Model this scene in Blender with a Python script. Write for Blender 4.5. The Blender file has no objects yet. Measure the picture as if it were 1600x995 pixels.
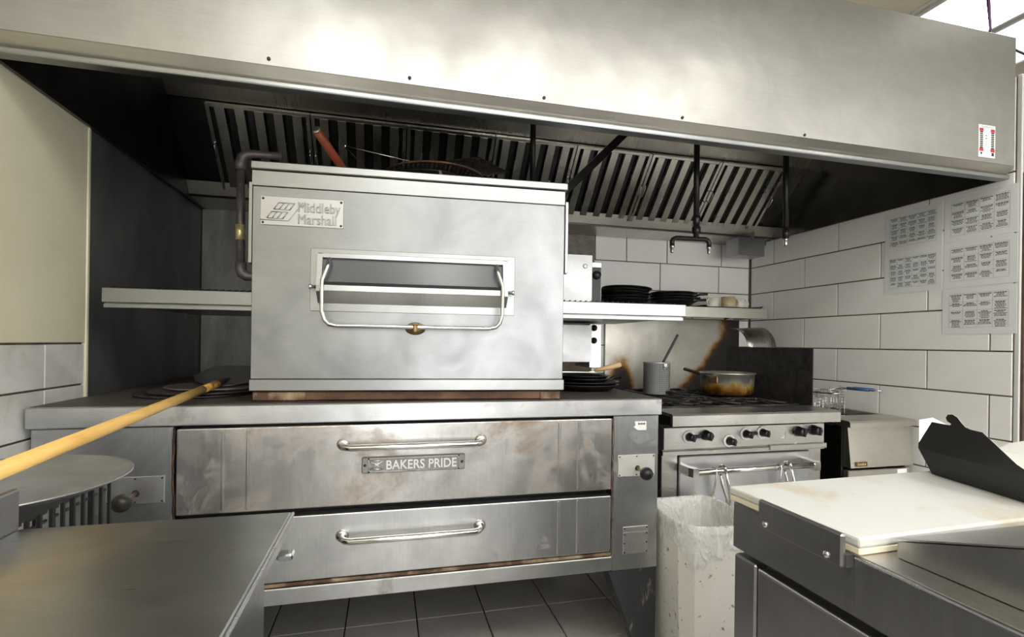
import bpy, bmesh, math, random
from mathutils import Vector, Matrix
random.seed(7)
S = bpy.context.scene
COL = S.collection

# ------------------------------------------------------------------ camera
H = 1.22; FPX = 785.0; TH = math.radians(14); PH = math.radians(0.8)
FW = Vector((math.sin(TH), math.cos(TH), 0)); R0 = Vector((math.cos(TH), -math.sin(TH), 0)); U0 = Vector((0, 0, 1))
RT = R0 * math.cos(PH) + U0 * math.sin(PH); UP = -R0 * math.sin(PH) + U0 * math.cos(PH)
CAM = Vector((0, 0, H))
cd = bpy.data.cameras.new('camera'); cam = bpy.data.objects.new('camera', cd); COL.objects.link(cam)
cd.sensor_width = 36; cd.sensor_fit = 'HORIZONTAL'; cd.lens = FPX * 36 / 1600; cd.shift_y = 37.5 / 1600
cd.clip_start = 0.02
M = Matrix((RT, UP, -FW)).transposed().to_4x4(); M.translation = CAM
cam.matrix_world = M
S.camera = cam

# ------------------------------------------------------------------ world, exposure
w = bpy.data.worlds.new('world'); S.world = w; w.use_nodes = True
w.node_tree.nodes['Background'].inputs[0].default_value = (1, 0.99, 0.97, 1)
w.node_tree.nodes['Background'].inputs[1].default_value = 3.2
S.view_settings.view_transform = 'Standard'; S.view_settings.look = 'None'
S.view_settings.gamma = 1; S.view_settings.use_curve_mapping = False
S.view_settings.exposure = 0.62
LIGHT = 7.5          # emission of the ceiling panels
CEIL = 2.97           # ceiling height

# ------------------------------------------------------------------ pixel helpers
def ray(u, v): return FW * FPX + RT * (u - 800) + UP * (535 - v)
def onY(u, v, y): d = ray(u, v); return CAM + d * (y / d.y)
def onX(u, v, x): d = ray(u, v); return CAM + d * (x / d.x)
def onZ(u, v, z): d = ray(u, v); return CAM + d * ((z - H) / d.z)

# ------------------------------------------------------------------ materials
def mat(name, col=(.5, .5, .5), rough=.5, metal=0.0, emit=None, es=0, trans=0, ior=1.45, coat=0, alpha=1, spec=None):
    m = bpy.data.materials.new(name); m.use_nodes = True
    b = m.node_tree.nodes['Principled BSDF']
    b.inputs['Base Color'].default_value = (*col, 1); b.inputs['Roughness'].default_value = rough
    b.inputs['Metallic'].default_value = metal; b.inputs['IOR'].default_value = ior
    b.inputs['Transmission Weight'].default_value = trans; b.inputs['Coat Weight'].default_value = coat
    b.inputs['Alpha'].default_value = alpha
    if spec is not None: b.inputs['Specular IOR Level'].default_value = spec
    if emit: b.inputs['Emission Color'].default_value = (*emit, 1); b.inputs['Emission Strength'].default_value = es
    return m
class N:
    """small node-graph helper"""
    def __init__(s, m): s.m = m; s.t = m.node_tree; s.b = s.t.nodes['Principled BSDF']
    def new(s, ty, **kw):
        n = s.t.nodes.new(ty)
        for k, v in kw.items(): setattr(n, k, v)
        return n
    def link(s, a, b): s.t.links.new(a, b)
    def coord(s, scale=(1, 1, 1), loc=(0, 0, 0), kind='Object'):
        c = s.new('ShaderNodeTexCoord'); mp = s.new('ShaderNodeMapping')
        mp.inputs['Scale'].default_value = scale; mp.inputs['Location'].default_value = loc
        s.link(c.outputs[kind], mp.inputs[0]); return mp.outputs[0]
    def noise(s, vec, scale, detail=4, rough=.55, dist=0):
        n = s.new('ShaderNodeTexNoise'); n.inputs['Scale'].default_value = scale
        n.inputs['Detail'].default_value = detail; n.inputs['Roughness'].default_value = rough
        n.inputs['Distortion'].default_value = dist
        s.link(vec, n.inputs['Vector']); return n.outputs['Fac']
    def ramp(s, fac, stops):
        r = s.new('ShaderNodeValToRGB'); e = r.color_ramp.elements
        while len(e) < len(stops): e.new(.5)
        for el, (p, c) in zip(e, stops):
            el.position = p; el.color = (*c, 1) if not isinstance(c, (int, float)) else (c, c, c, 1)
        s.link(fac, r.inputs[0]); return r.outputs[0]
    def mix(s, fac, a, b, mode='MIX'):
        n = s.new('ShaderNodeMix', data_type='RGBA', blend_type=mode)
        for v, i in ((fac, 0), (a, 6), (b, 7)):
            if isinstance(v, (int, float)): n.inputs[i].default_value = v
            elif isinstance(v, tuple): n.inputs[i].default_value = (*v, 1)
            else: s.link(v, n.inputs[i])
        return n.outputs[2]
    def math(s, op, a, b=0.0, clamp=False):
        n = s.new('ShaderNodeMath', operation=op, use_clamp=clamp)
        for v, i in ((a, 0), (b, 1)):
            if isinstance(v, (int, float)): n.inputs[i].default_value = v
            else: s.link(v, n.inputs[i])
        return n.outputs[0]
    def bump(s, h, strength=.1, dist=.01):
        n = s.new('ShaderNodeBump'); n.inputs['Strength'].default_value = strength; n.inputs['Distance'].default_value = dist
        s.link(h, n.inputs['Height']); s.link(n.outputs[0], s.b.inputs['Normal'])

def steel(name, col=(.60, .60, .58), rough=.33, streak=(1.5, 1.5, 70), smudge=.25, grime=0.0, gcol=(.10, .06, .03), gscale=5,
          aniso=0.0, metal=1.0, seed=0.0, wave=.012):
    m = mat(name, col, rough, metal); n = N(m)
    st = n.noise(n.coord(streak, (seed, 0, 0)), 9, 3)
    sm = n.noise(n.coord((1, 1, 1), (seed * 3.1, 1.7, seed)), 4.5, 5, .6, .6)
    stc = n.ramp(st, [(.3, .93), (.7, 1.04)]); smc = n.ramp(sm, [(.3, 1 - smudge), (.68, 1.0)])
    c = n.mix(1.0, n.mix(1.0, col, stc, 'MULTIPLY'), smc, 'MULTIPLY')
    r = n.math('ADD', n.math('MULTIPLY', st, .16), n.math('ADD', n.math('MULTIPLY', sm, -.16 - smudge * .25), rough + smudge * .12 + .0))
    if grime > 0:
        g = n.noise(n.coord((1, 1, 1), (seed + 5, seed, 2)), gscale, 8, .68, .4)
        gm = n.ramp(g, [(.62 - grime * .28, 0.0), (.80 - grime * .2, .92)])
        c = n.mix(gm, c, gcol); r = n.math('ADD', r, n.math('MULTIPLY', gm, .35))
        mm_ = n.math('MULTIPLY_ADD', gm, -.8 * metal); n.t.nodes[-1].inputs[2].default_value = metal
        n.link(mm_, n.b.inputs['Metallic'])
    n.link(c, n.b.inputs['Base Color']); n.link(r, n.b.inputs['Roughness'])
    if wave:
        wv = n.noise(n.coord((1, 1, 1), (seed, 3, 1)), 3.2, 2)
        n.bump(wv, .25, wave * 2.2)
    if aniso:
        n.b.inputs['Anisotropic'].default_value = aniso
        tg = n.new('ShaderNodeTangent', direction_type='RADIAL', axis='Z'); n.link(tg.outputs[0], n.b.inputs['Tangent'])
    return m
def noisy(name, c1, c2, scale=6, rough=.6, detail=6, lo=.35, hi=.7, metal=0, bump=0, stretch=(1, 1, 1), seed=0, coat=0):
    m = mat(name, c1, rough, metal, coat=coat); n = N(m)
    f = n.noise(n.coord(stretch, (seed, seed, seed)), scale, detail, .62, .3)
    n.link(n.ramp(f, [(lo, c1), (hi, c2)]), n.b.inputs['Base Color'])
    if bump: n.bump(f, bump, .004)
    return m

MT = {}
MT['hood'] = steel('hood_brushed_steel', (.40, .395, .37), .40, (1.2, 1.2, 90), .18, aniso=.5, wave=.008)
MT['hood_side'] = steel('hood_side_steel', (.26, .255, .25), .20, (1, 1, 30), .25, wave=.006)
MT['hood_plate'] = steel('hood_plate_steel', (.60, .58, .53), .30, (60, 1, 1), .25)
MT['nameplate'] = mat('brushed_name_plate', (.46, .46, .455), .42, .9)
MT['emboss_shade'] = mat('emboss_shade_metal', (.36, .36, .36), .4, .7)  # darker than the plate: shadows of the raised letters put into the colour
MT['plate_dark'] = mat('cast_plate_ground', (.26, .26, .25), .5, .6)
MT['steel_pot'] = steel('strainer_steel', (.72, .72, .71), .32, (1, 1, 1), .1, wave=0, metal=.55)
MT['hood_lip'] = steel('hood_lip_steel', (.56, .54, .49), .36, (1.2, 1.2, 90), .15)
MT['hood_in'] = steel('hood_inner_steel', (.34, .33, .31), .30, (60, 1, 1), .35, .25, (.05, .045, .04), 4)
MT['hood_dark'] = steel('hood_dark_steel', (.10, .10, .105), .34, (1, 1, 40), .4)  # darkest hood steel: left side, back, left blank panel, rear baffles
MT['filter'] = steel('filter_steel', (.76, .75, .70), .24, (1, 1, 1), .15, wave=0)
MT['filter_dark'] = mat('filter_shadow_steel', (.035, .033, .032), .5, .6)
MT['mm'] = steel('conveyor_oven_steel', (.31, .32, .325), .36, (1.3, 1.3, 80), .25, aniso=.2, wave=.01)
MT['mm_trim'] = steel('conveyor_oven_trim', (.36, .37, .37), .34, (1.3, 1.3, 80), .12, wave=0)
MT['deck'] = steel('deck_oven_door_steel', (.66, .65, .63), .34, (60, 1, 1.2), .42, .42, (.22, .15, .09), 4.5, seed=2.2, wave=.015)
MT['deck_clean'] = steel('deck_oven_lower_steel', (.68, .69, .69), .34, (60, 1, 1.2), .25, .06, (.12, .07, .04), 4, seed=4.2)
MT['deck_side'] = steel('deck_oven_panel_steel', (.70, .72, .74), .34, (60, 1, 1.2), .38, .12, (.10, .07, .05), 4, seed=6.1)
MT['deck_top'] = steel('deck_oven_edge_steel', (.66, .67, .67), .36, (1.2, 1.2, 60), .3, .08, (.11, .08, .06), 5, seed=1.1)
MT['deck_plate'] = noisy('deck_oven_top_plate', (.115, .10, .09), (.05, .043, .04), 9, .55, metal=.4)
MT['rust'] = noisy('rusty_iron', (.085, .045, .025), (.36, .27, .17), 14, .75, lo=.45, hi=.70, bump=.3)
MT['rust_dark'] = noisy('burnt_iron', (.06, .032, .02), (.17, .095, .05), 9, .55, lo=.4, hi=.7, metal=.4)
MT['black'] = mat('black_gap', (.012, .012, .012), .7)
MT['leg'] = noisy('worn_black_leg', (.035, .037, .042), (.30, .27, .22), 26, .5, lo=.60, hi=.72, stretch=(1, 1, .35))
MT['chrome'] = steel('polished_handle', (.82, .82, .81), .16, (1, 1, 1), .1, wave=0)
MT['alu'] = steel('aluminium_plate', (.74, .74, .73), .42, (60, 1, 1), .2, wave=0)
MT['screen_wire'] = noisy('dark_screen_wire', (.035, .028, .024), (.075, .052, .042), 40, .5, metal=.3)
MT['alu_worn'] = noisy('worn_aluminium_plate', (.72, .72, .69), (.50, .34, .16), 30, .45, lo=.62, hi=.72, metal=.5)
MT['blackplastic'] = mat('black_plastic', (.016, .016, .018), .35)
MT['blackiron'] = noisy('black_iron', (.022, .022, .024), (.06, .055, .05), 20, .45, metal=.4)
MT['blackpan'] = noisy('black_pan', (.02, .02, .021), (.05, .047, .045), 15, .32, metal=.6)
MT['pipe'] = noisy('grey_iron_pipe', (.115, .10, .10), (.18, .16, .155), 30, .5, metal=.5)
MT['pipeblack'] = noisy('black_iron_pipe', (.018, .018, .018), (.035, .03, .03), 30, .32, metal=.4)
MT['sidewall'] = noisy('sooty_metal_sheet', (.10, .10, .104), (.21, .21, .205), 5, .42, lo=.35, hi=.75, metal=.55, stretch=(1, 1, .5))
MT['sidewall_b'] = noisy('greasy_metal_sheet', (.17, .168, .16), (.30, .295, .28), 6, .45, lo=.35, hi=.75, metal=.55, stretch=(2, 2, .6))
MT['cream'] = noisy('cream_paint', (.68, .64, .48), (.60, .56, .41), 3, .5, lo=.35, hi=.8)
MT['whitewall'] = noisy('white_paint', (.80, .79, .75), (.74, .72, .67), 3, .6)
MT['tile'] = noisy('white_wall_tile', (.88, .88, .86), (.84, .83, .80), 5, .16, coat=.3)
MT['tile_old'] = noisy('stained_wall_tile', (.66, .66, .64), (.45, .41, .35), 7, .4, lo=.42, hi=.8)
MT['grout'] = noisy('tile_grout', (.22, .17, .11), (.10, .08, .06), 12, .8)
MT['floor_grout'] = mat('floor_grout', (.028, .025, .023), .8)
MT['floor_tile'] = noisy('grey_floor_tile', (.60, .58, .55), (.50, .48, .45), 5, .35)
MT['concrete'] = noisy('bare_mortar', (.25, .235, .20), (.15, .14, .12), 22, .85, bump=.4)
MT['ceiling'] = noisy('ceiling_tile', (.62, .58, .50), (.54, .50, .42), 90, .9, detail=3)
MT['tbar'] = mat('ceiling_grid', (.62, .62, .60), .4)
MT['lamp'] = mat('lamp_diffuser', (.9, .9, .9), .5, emit=(1.0, .98, .94), es=LIGHT)
MT['lamp_blue'] = mat('lamp_diffuser_cool', (.8, .88, .95), .5, emit=(.72, .86, 1.0), es=1.0)
MT['wood'] = noisy('peel_handle_wood', (.80, .52, .17), (.62, .36, .10), 7, .45, stretch=(6, 1, 6), lo=.4, hi=.75)
MT['wood_scorch'] = noisy('scorched_wood', (.50, .27, .06), (.05, .03, .015), 40, .5, lo=.45, hi=.62)
MT['wood_pale'] = noisy('pale_wood', (.72, .52, .30), (.60, .40, .20), 20, .5)
MT['redwood'] = noisy('red_painted_handle', (.42, .10, .045), (.30, .07, .03), 20, .45)
MT['cutting'] = noisy('white_cutting_board', (.66, .67, .65), (.52, .43, .27), 5, .42, lo=.52, hi=.76)
MT['board_edge'] = mat('board_edge', (.82, .74, .58), .5)
MT['table'] = steel('worktable_steel', (.60, .61, .61), .33, (2, 40, 2), .22, .06, (.30, .22, .15), 2, seed=3.3, wave=.01)
MT['table_edge'] = steel('worktable_edge_steel', (.66, .67, .67), .25, (2, 40, 2), .1, wave=0)
MT['fridge'] = steel('prep_fridge_steel', (.40, .40, .405), .36, (1, 60, 1), .2, wave=.006)
MT['fridge_top'] = steel('prep_fridge_top_steel', (.70, .70, .69), .33, (60, 2, 1), .2, wave=.006)
MT['range'] = steel('range_steel', (.64, .63, .60), .32, (1, 1, 60), .3, .06, (.12, .09, .06), 5, seed=8, wave=.008)
MT['range_door'] = steel('range_door_steel', (.60, .61, .62), .34, (1, 1, 60), .15, seed=9, wave=.0015)
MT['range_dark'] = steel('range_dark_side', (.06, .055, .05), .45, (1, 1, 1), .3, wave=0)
MT['fryer'] = steel('fryer_steel', (.68, .66, .60), .33, (1, 1, 60), .15, seed=5, wave=.006)
MT['paper'] = mat('laminated_paper', (.76, .78, .79), .25, coat=.3)
MT['ink'] = mat('printed_ink', (.03, .03, .035), .6)
MT['ink_pale'] = mat('printed_rule', (.30, .30, .31), .6)
MT['red'] = mat('sticker_red', (.50, .03, .03), .5)
MT['white'] = mat('white_label', (.85, .85, .83), .45)
MT['glass'] = mat('dark_oven_glass', (.10, .105, .11), .22, 0.25, spec=.8)
MT['bin'] = noisy('white_bin_plastic', (.78, .77, .72), (.20, .14, .08), 42, .42, lo=.62, hi=.68)
MT['bag'] = mat('clear_bin_liner', (.95, .96, .97), .14, alpha=.34, coat=.5)
MT['mug'] = mat('white_stoneware', (.78, .75, .66), .3)
MT['mug_tan'] = noisy('tan_stoneware', (.50, .37, .22), (.62, .50, .34), 12, .35)
MT['blue'] = mat('blue_rubber_grip', (.03, .10, .26), .35)
MT['brass'] = noisy('brass_tag', (.72, .55, .20), (.80, .74, .55), 60, .35, metal=.6)
MT['bronze'] = noisy('bronze_latch', (.30, .19, .09), (.14, .09, .05), 40, .4, metal=.8)
MT['cardblack'] = mat('black_card', (.009, .009, .0095), .36, spec=.5)
MT['cardwhite'] = mat('white_card', (.82, .82, .80), .5)
MT['purple'] = mat('purple_wire', (.16, .07, .17), .5)
MT['darkwood'] = noisy('dark_wood_trim', (.10, .065, .04), (.05, .03, .02), 12, .5)
MT['brown'] = mat('caulk_brown', (.20, .10, .05), .7)
def bag_bump():
    n = N(MT['bag']); h = n.noise(n.coord((1, 1, .45)), 22, 3, .6, 1.2); n.bump(h, 1.0, .02)
    n.link(n.ramp(h, [(.35, .22), (.62, .60)]), n.b.inputs['Alpha'])
bag_bump()
# burnt splash panel behind the range: heat stains with a shape of their own
def make_burnt():
    m = steel('heat_stained_steel', (.58, .56, .50), .36, (1, 1, 60), .25, seed=11); n = N(m)
    sep = n.new('ShaderNodeSeparateXYZ'); n.link(n.coord(), sep.inputs[0])
    x, z = sep.outputs[0], sep.outputs[2]
    nz = n.noise(n.coord(), 7, 5, .6)
    # local origin: panel base centre; right stain widens downwards, left stain is a low patch
    zz = n.math('MAXIMUM', n.math('SUBTRACT', .42, z), 0.0)
    a = n.math('ADD', n.math('SUBTRACT', x, .36), n.math('MULTIPLY', zz, .95))
    a = n.math('ADD', a, n.math('MULTIPLY', n.math('SUBTRACT', nz, .5), .16))
    ra = n.math('MULTIPLY_ADD', a, 6.0); n.t.nodes[-1].inputs[2].default_value = .3
    dx = n.math('DIVIDE', n.math('SUBTRACT', x, -.40), .12); dz = n.math('DIVIDE', n.math('SUBTRACT', z, .08), .24)
    d = n.math('SQRT', n.math('ADD', n.math('MULTIPLY', dx, dx), n.math('MULTIPLY', dz, dz)))
    d = n.math('ADD', n.math('SUBTRACT', 1.15, d), n.math('MULTIPLY', n.math('SUBTRACT', nz, .5), .9))
    st = n.math('MAXIMUM', ra, d, )
    old = [l for l in n.t.links if l.to_socket == n.b.inputs['Base Color']][0].from_socket
    brown = n.ramp(st, [(.0, (.5, .48, .42)), (.38, (.36, .20, .06)), (.55, (.09, .035, .012)), (.75, (.03, .028, .028))])
    fac = n.ramp(st, [(.12, 0.0), (.42, 1.0)])
    n.link(n.mix(fac, old, brown), n.b.inputs['Base Color'])
    n.link(n.math('SUBTRACT', 1.0, n.math('MULTIPLY', fac, .6)), n.b.inputs['Metallic'])
    return m
MT['burnt'] = make_burnt()
def make_pot():
    m = steel('stained_aluminium_pot', (.72, .70, .62), .42, (1, 1, 20), .2, seed=12, wave=0); n = N(m)
    sep = n.new('ShaderNodeSeparateXYZ'); n.link(n.coord(), sep.inputs[0])
    nz = n.noise(n.coord((1, 1, .5)), 26, 5, .6)
    t = n.math('ADD', sep.outputs[2], n.math('MULTIPLY', n.math('SUBTRACT', nz, .5), .09))
    old = [l for l in n.t.links if l.to_socket == n.b.inputs['Base Color']][0].from_socket
    burn = n.ramp(t, [(.0, (.035, .015, .006)), (.022, (.16, .065, .012)), (.05, (.58, .33, .07)), (.075, (.62, .52, .30))])
    fac = n.ramp(t, [(.05, 1.0), (.085, 0.0)])
    n.link(n.mix(fac, old, burn), n.b.inputs['Base Color'])
    n.link(n.math('SUBTRACT', .9, n.math('MULTIPLY', fac, .55)), n.b.inputs['Metallic'])
    return m
MT['pot'] = make_pot()

# ------------------------------------------------------------------ mesh building
class MB:
    def __init__(s): s.bm = bmesh.new()
    def box(s, x0, x1, y0, y1, z0, z1, bev=0.0, seg=1):
        r = bmesh.ops.create_cube(s.bm, size=1.0); vs = r['verts']
        for v in vs:
            v.co = Vector((x0 if v.co.x < 0 else x1, y0 if v.co.y < 0 else y1, z0 if v.co.z < 0 else z1))
        if bev: bmesh.ops.bevel(s.bm, geom=list({e for v in vs for e in v.link_edges}), offset=bev, segments=seg, affect='EDGES', profile=.5)
        return s
    def obox(s, c, size, mat3, bev=0.0):
        """oriented box: centre, full size, 3x3 matrix"""
        r = bmesh.ops.create_cube(s.bm, size=1.0); vs = r['verts']
        for v in vs: v.co = mat3 @ Vector((v.co.x * size[0], v.co.y * size[1], v.co.z * size[2])) + Vector(c)
        if bev: bmesh.ops.bevel(s.bm, geom=list({e for v in vs for e in v.link_edges}), offset=bev, segments=1, affect='EDGES')
        return s
    def prism(s, pts, axis, a0, a1):
        """polygon pts (2-D) extruded along axis 'x','y','z' from a0 to a1"""
        def p3(p, a):
            return {'x': (a, p[0], p[1]), 'y': (p[0], a, p[1]), 'z': (p[0], p[1], a)}[axis]
        A = [s.bm.verts.new(p3(p, a0)) for p in pts]; B_ = [s.bm.verts.new(p3(p, a1)) for p in pts]
        n = len(pts); fs = [s.bm.faces.new(A[::-1]), s.bm.faces.new(B_)]
        for i in range(n): fs.append(s.bm.faces.new((A[i], A[(i + 1) % n], B_[(i + 1) % n], B_[i])))
        bmesh.ops.recalc_face_normals(s.bm, faces=fs); return s
    def hexa(s, p8):
        """8 points: bottom 4 ring then top 4 ring"""
        v = [s.bm.verts.new(p) for p in p8]
        fs = [s.bm.faces.new([v[i] for i in q]) for q in ((3, 2, 1, 0), (4, 5, 6, 7), (0, 1, 5, 4), (1, 2, 6, 5), (2, 3, 7, 6), (3, 0, 4, 7))]
        bmesh.ops.recalc_face_normals(s.bm, faces=fs); return s
    def tube(s, path, r, n=10, closed=False, cap=True, smooth=True):
        path = [Vector(p) for p in path]; m = len(path); rings = []; up = None
        rr = r if isinstance(r, (list, tuple)) else [r] * m
        for i, p in enumerate(path):
            if closed: t = path[(i + 1) % m] - path[i - 1]
            else: t = path[min(i + 1, m - 1)] - path[max(i - 1, 0)]
            t.normalize()
            if up is None:
                up = Vector((0, 0, 1)) if abs(t.z) < .9 else Vector((1, 0, 0))
            a = t.cross(up)
            if a.length < 1e-4: a = t.cross(Vector((0.3, .9, .1)))
            a.normalize(); b = a.cross(t).normalized(); up = b
            rings.append([s.bm.verts.new(p + (a * math.cos(k * 2 * math.pi / n) + b * math.sin(k * 2 * math.pi / n)) * rr[i]) for k in range(n)])
        fs = []
        for i in range(m if closed else m - 1):
            A, B_ = rings[i], rings[(i + 1) % m]
            for k in range(n):
                f = s.bm.faces.new((A[k], A[(k + 1) % n], B_[(k + 1) % n], B_[k])); f.smooth = smooth; fs.append(f)
        if cap and not closed:
            fs.append(s.bm.faces.new(rings[0][::-1])); fs.append(s.bm.faces.new(rings[-1]))
        bmesh.ops.recalc_face_normals(s.bm, faces=fs); return s
    def lathe(s, prof, c, axis=(0, 0, 1), n=32, close=False):
        """profile [(r, h)] turned about axis through c"""
        ax = Vector(axis).normalized(); q = Vector((0, 0, 1)).rotation_difference(ax); c = Vector(c); rings = []
        for r, h in prof:
            if r < 1e-6: rings.append([s.bm.verts.new(c + q @ Vector((0, 0, h)))])
            else: rings.append([s.bm.verts.new(c + q @ Vector((r * math.cos(2 * math.pi * k / n), r * math.sin(2 * math.pi * k / n), h))) for k in range(n)])
        fs = []
        prs = list(zip(rings, rings[1:])) + ([(rings[-1], rings[0])] if close else [])
        for A, B_ in prs:
            for k in range(n):
                k2 = (k + 1) % n
                if len(A) == 1 and len(B_) == 1: continue
                if len(A) == 1: f = s.bm.faces.new((A[0], B_[k], B_[k2]))
                elif len(B_) == 1: f = s.bm.faces.new((A[k], A[k2], B_[0]))
                else: f = s.bm.faces.new((A[k], A[k2], B_[k2], B_[k]))
                f.smooth = True; fs.append(f)
        bmesh.ops.recalc_face_normals(s.bm, faces=fs); return s
    def sheet(s, grid, th=None):
        """grid of points -> surface; th = thickness vector"""
        g = [[s.bm.verts.new(p) for p in row] for row in grid]; fs = []
        for i in range(len(g) - 1):
            for j in range(len(g[0]) - 1):
                f = s.bm.faces.new((g[i][j], g[i][j + 1], g[i + 1][j + 1], g[i + 1][j])); f.smooth = True; fs.append(f)
        if th is not None:
            t = Vector(th); g2 = [[s.bm.verts.new(Vector(p) + t) for p in row] for row in grid]
            for i in range(len(g) - 1):
                for j in range(len(g[0]) - 1):
                    f = s.bm.faces.new((g2[i][j], g2[i + 1][j], g2[i + 1][j + 1], g2[i][j + 1])); f.smooth = True; fs.append(f)
            bd = [(i, 0) for i in range(len(g))] + [(len(g) - 1, j) for j in range(1, len(g[0]))] + \
                 [(i, len(g[0]) - 1) for i in range(len(g) - 2, -1, -1)] + [(0, j) for j in range(len(g[0]) - 2, 0, -1)]
            for a, b in zip(bd, bd[1:] + bd[:1]):
                fs.append(s.bm.faces.new((g[a[0]][a[1]], g[b[0]][b[1]], g2[b[0]][b[1]], g2[a[0]][a[1]])))
        bmesh.ops.recalc_face_normals(s.bm, faces=fs); return s
    def mesh(s, name, off=None):
        if off is not None:
            for v in s.bm.verts: v.co -= off
        me = bpy.data.meshes.new(name); s.bm.to_mesh(me); s.bm.free(); return me

def tag(o, label=None, cat=None, group=None, kind=None):
    if label: o['label'] = label
    if cat: o['category'] = cat
    if group: o['group'] = group
    if kind: o['kind'] = kind
    return o
def thing(name, label, cat, loc=(0, 0, 0), rotz=0.0, group=None):
    o = bpy.data.objects.new(name, None); COL.objects.link(o); o.empty_display_size = .05
    o.location = loc; o.rotation_euler = (0, 0, rotz); return tag(o, label, cat, group)
def root_of(o):
    while o.parent: o = o.parent
    return o
def part(name, mb, m, parent, local=False, label=None, kind=None):
    """a mesh part; mb in world coordinates unless local (then in the coordinates of the thing)"""
    off = None
    if not local: off = root_of(parent).location.copy()
    me = mb.mesh(name, off); me.materials.append(MT[m])
    o = bpy.data.objects.new(name, me); COL.objects.link(o); o.parent = parent
    return tag(o, label, None, None, kind)
def solo(name, mb, m, label=None, cat=None, group=None, kind=None):
    """a thing that is one mesh, origin at the middle of its base"""
    vs = mb.bm.verts
    lo = Vector([min(v.co[i] for v in vs) for i in range(3)]); hi = Vector([max(v.co[i] for v in vs) for i in range(3)])
    c = Vector(((lo.x + hi.x) / 2, (lo.y + hi.y) / 2, lo.z))
    me = mb.mesh(name, c); me.materials.append(MT[m])
    o = bpy.data.objects.new(name, me); COL.objects.link(o); o.location = c
    return tag(o, label, cat, group, kind)
def struct(name, mb, m, label): return solo(name, mb, m, label, None, None, 'structure')
_cache = {}
def piece(name, size, m, parent, centre, bev=.0015):
    """a shared bevelled block (tile) as a child of a structure/thing"""
    k = (name, tuple(round(x, 3) for x in size), m)
    if k not in _cache:
        me = MB().box(-size[0] / 2, size[0] / 2, -size[1] / 2, size[1] / 2, -size[2] / 2, size[2] / 2, bev).mesh(name)
        me.materials.append(MT[m]); _cache[k] = me
    o = bpy.data.objects.new(name, _cache[k]); COL.objects.link(o); o.parent = parent
    o.location = Vector(centre) - root_of(parent).location
    return o
def text_mb(txt, size, depth, place, bold=0.0, align='LEFT', spacing=1.0, line=1.0, width=None):
    """lettering as mesh; place maps a local (x, y, z) to the final point"""
    cu = bpy.data.curves.new('t', 'FONT'); cu.body = txt; cu.size = size; cu.extrude = depth; cu.offset = bold
    cu.align_x = align; cu.space_character = spacing; cu.space_line = line; cu.resolution_u = 3
    ob = bpy.data.objects.new('t', cu); COL.objects.link(ob)
    me = bpy.data.meshes.new_from_object(ob); bpy.data.objects.remove(ob)
    mb = MB(); mb.bm.from_mesh(me); bpy.data.meshes.remove(me)
    if width:
        k_ = width / max(v.co.x for v in mb.bm.verts)
        for v in mb.bm.verts: v.co.x *= k_
    for v in mb.bm.verts: v.co = Vector(place(v.co.x, v.co.y, v.co.z))
    bmesh.ops.recalc_face_normals(mb.bm, faces=mb.bm.faces[:])
    return mb
def arc(c, r, a0, a1, n, plane='xz', fixed=0.0):
    out = []
    for i in range(n + 1):
        a = math.radians(a0 + (a1 - a0) * i / n); p, q = c[0] + r * math.cos(a), c[1] + r * math.sin(a)
        out.append({'xz': (p, fixed, q), 'yz': (fixed, p, q), 'xy': (p, q, fixed)}[plane])
    return out

# ================================================================== STRUCTURE
XL, XR, YB, YE = -.99, 2.53, 3.10, 1.505      # left wall, right tiled wall, back wall, front end of the right wall
RX, RY = 4.6, -3.2                            # far side and rear of the room
# floor with single tiles where the photograph can see it
fl = struct('floor', MB().box(XL - .1, RX, RY, YB + .1, -.06, -.006), 'floor_grout', 'grey ceramic tile floor with dark joints')
for i in range(-4, 8):
    for j in range(-9, 4):
        x0, y0 = .445 + .30 * i, 2.233 + .30 * j
        if x0 < XL + .02 or y0 > YB - .05: continue
        piece('floor_tile', (.294, .294, .012), 'floor_tile', fl, (x0 + .15, y0 + .15 if y0 + .3 < YB else y0 + .15, -.006), .002)
# back wall
wb = struct('wall_back', MB().box(XL - .1, RX, YB, YB + .1, -.06, CEIL + .012), 'grout', 'back wall with white tiles above the range')
def course(parent, z0, z1, joints, plane, pos, m='tile', g=.0065, th=.008):
    for a, b in zip(joints, joints[1:]):
        w_, c = abs(b - a) - g, (a + b) / 2
        if plane == 'y': piece('wall_tile', (w_, th, z1 - z0 - g), m, parent, (c, pos - th / 2, (z0 + z1) / 2))
        else: piece('wall_tile', (th, w_, z1 - z0 - g), m, parent, (pos, c, (z0 + z1) / 2))
course(wb, 1.775, 1.963, [1.33, 1.556, 1.86, 2.29, 2.52], 'y', YB)
course(wb, 1.587, 1.775, [1.31, 1.81, 2.27, 2.52], 'y', YB)
course(wb, 1.399, 1.587, [1.31, 1.56, 2.06, 2.52], 'y', YB)
course(wb, 1.211, 1.399, [1.31, 1.81, 2.27, 2.52], 'y', YB)
course(wb, 1.023, 1.211, [1.31, 1.56, 2.06, 2.52], 'y', YB)
course(wb, .835, 1.023, [1.31, 1.81, 2.27, 2.52], 'y', YB)
o = MB().box(XL, 1.10, YB - .012, YB, .0, 2.0)
part('metal_sheet', o, 'sidewall_b', wb)
part('bare_mortar', MB().box(1.10, 1.325, YB - .010, YB, 1.2, 1.97), 'concrete', wb)
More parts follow.
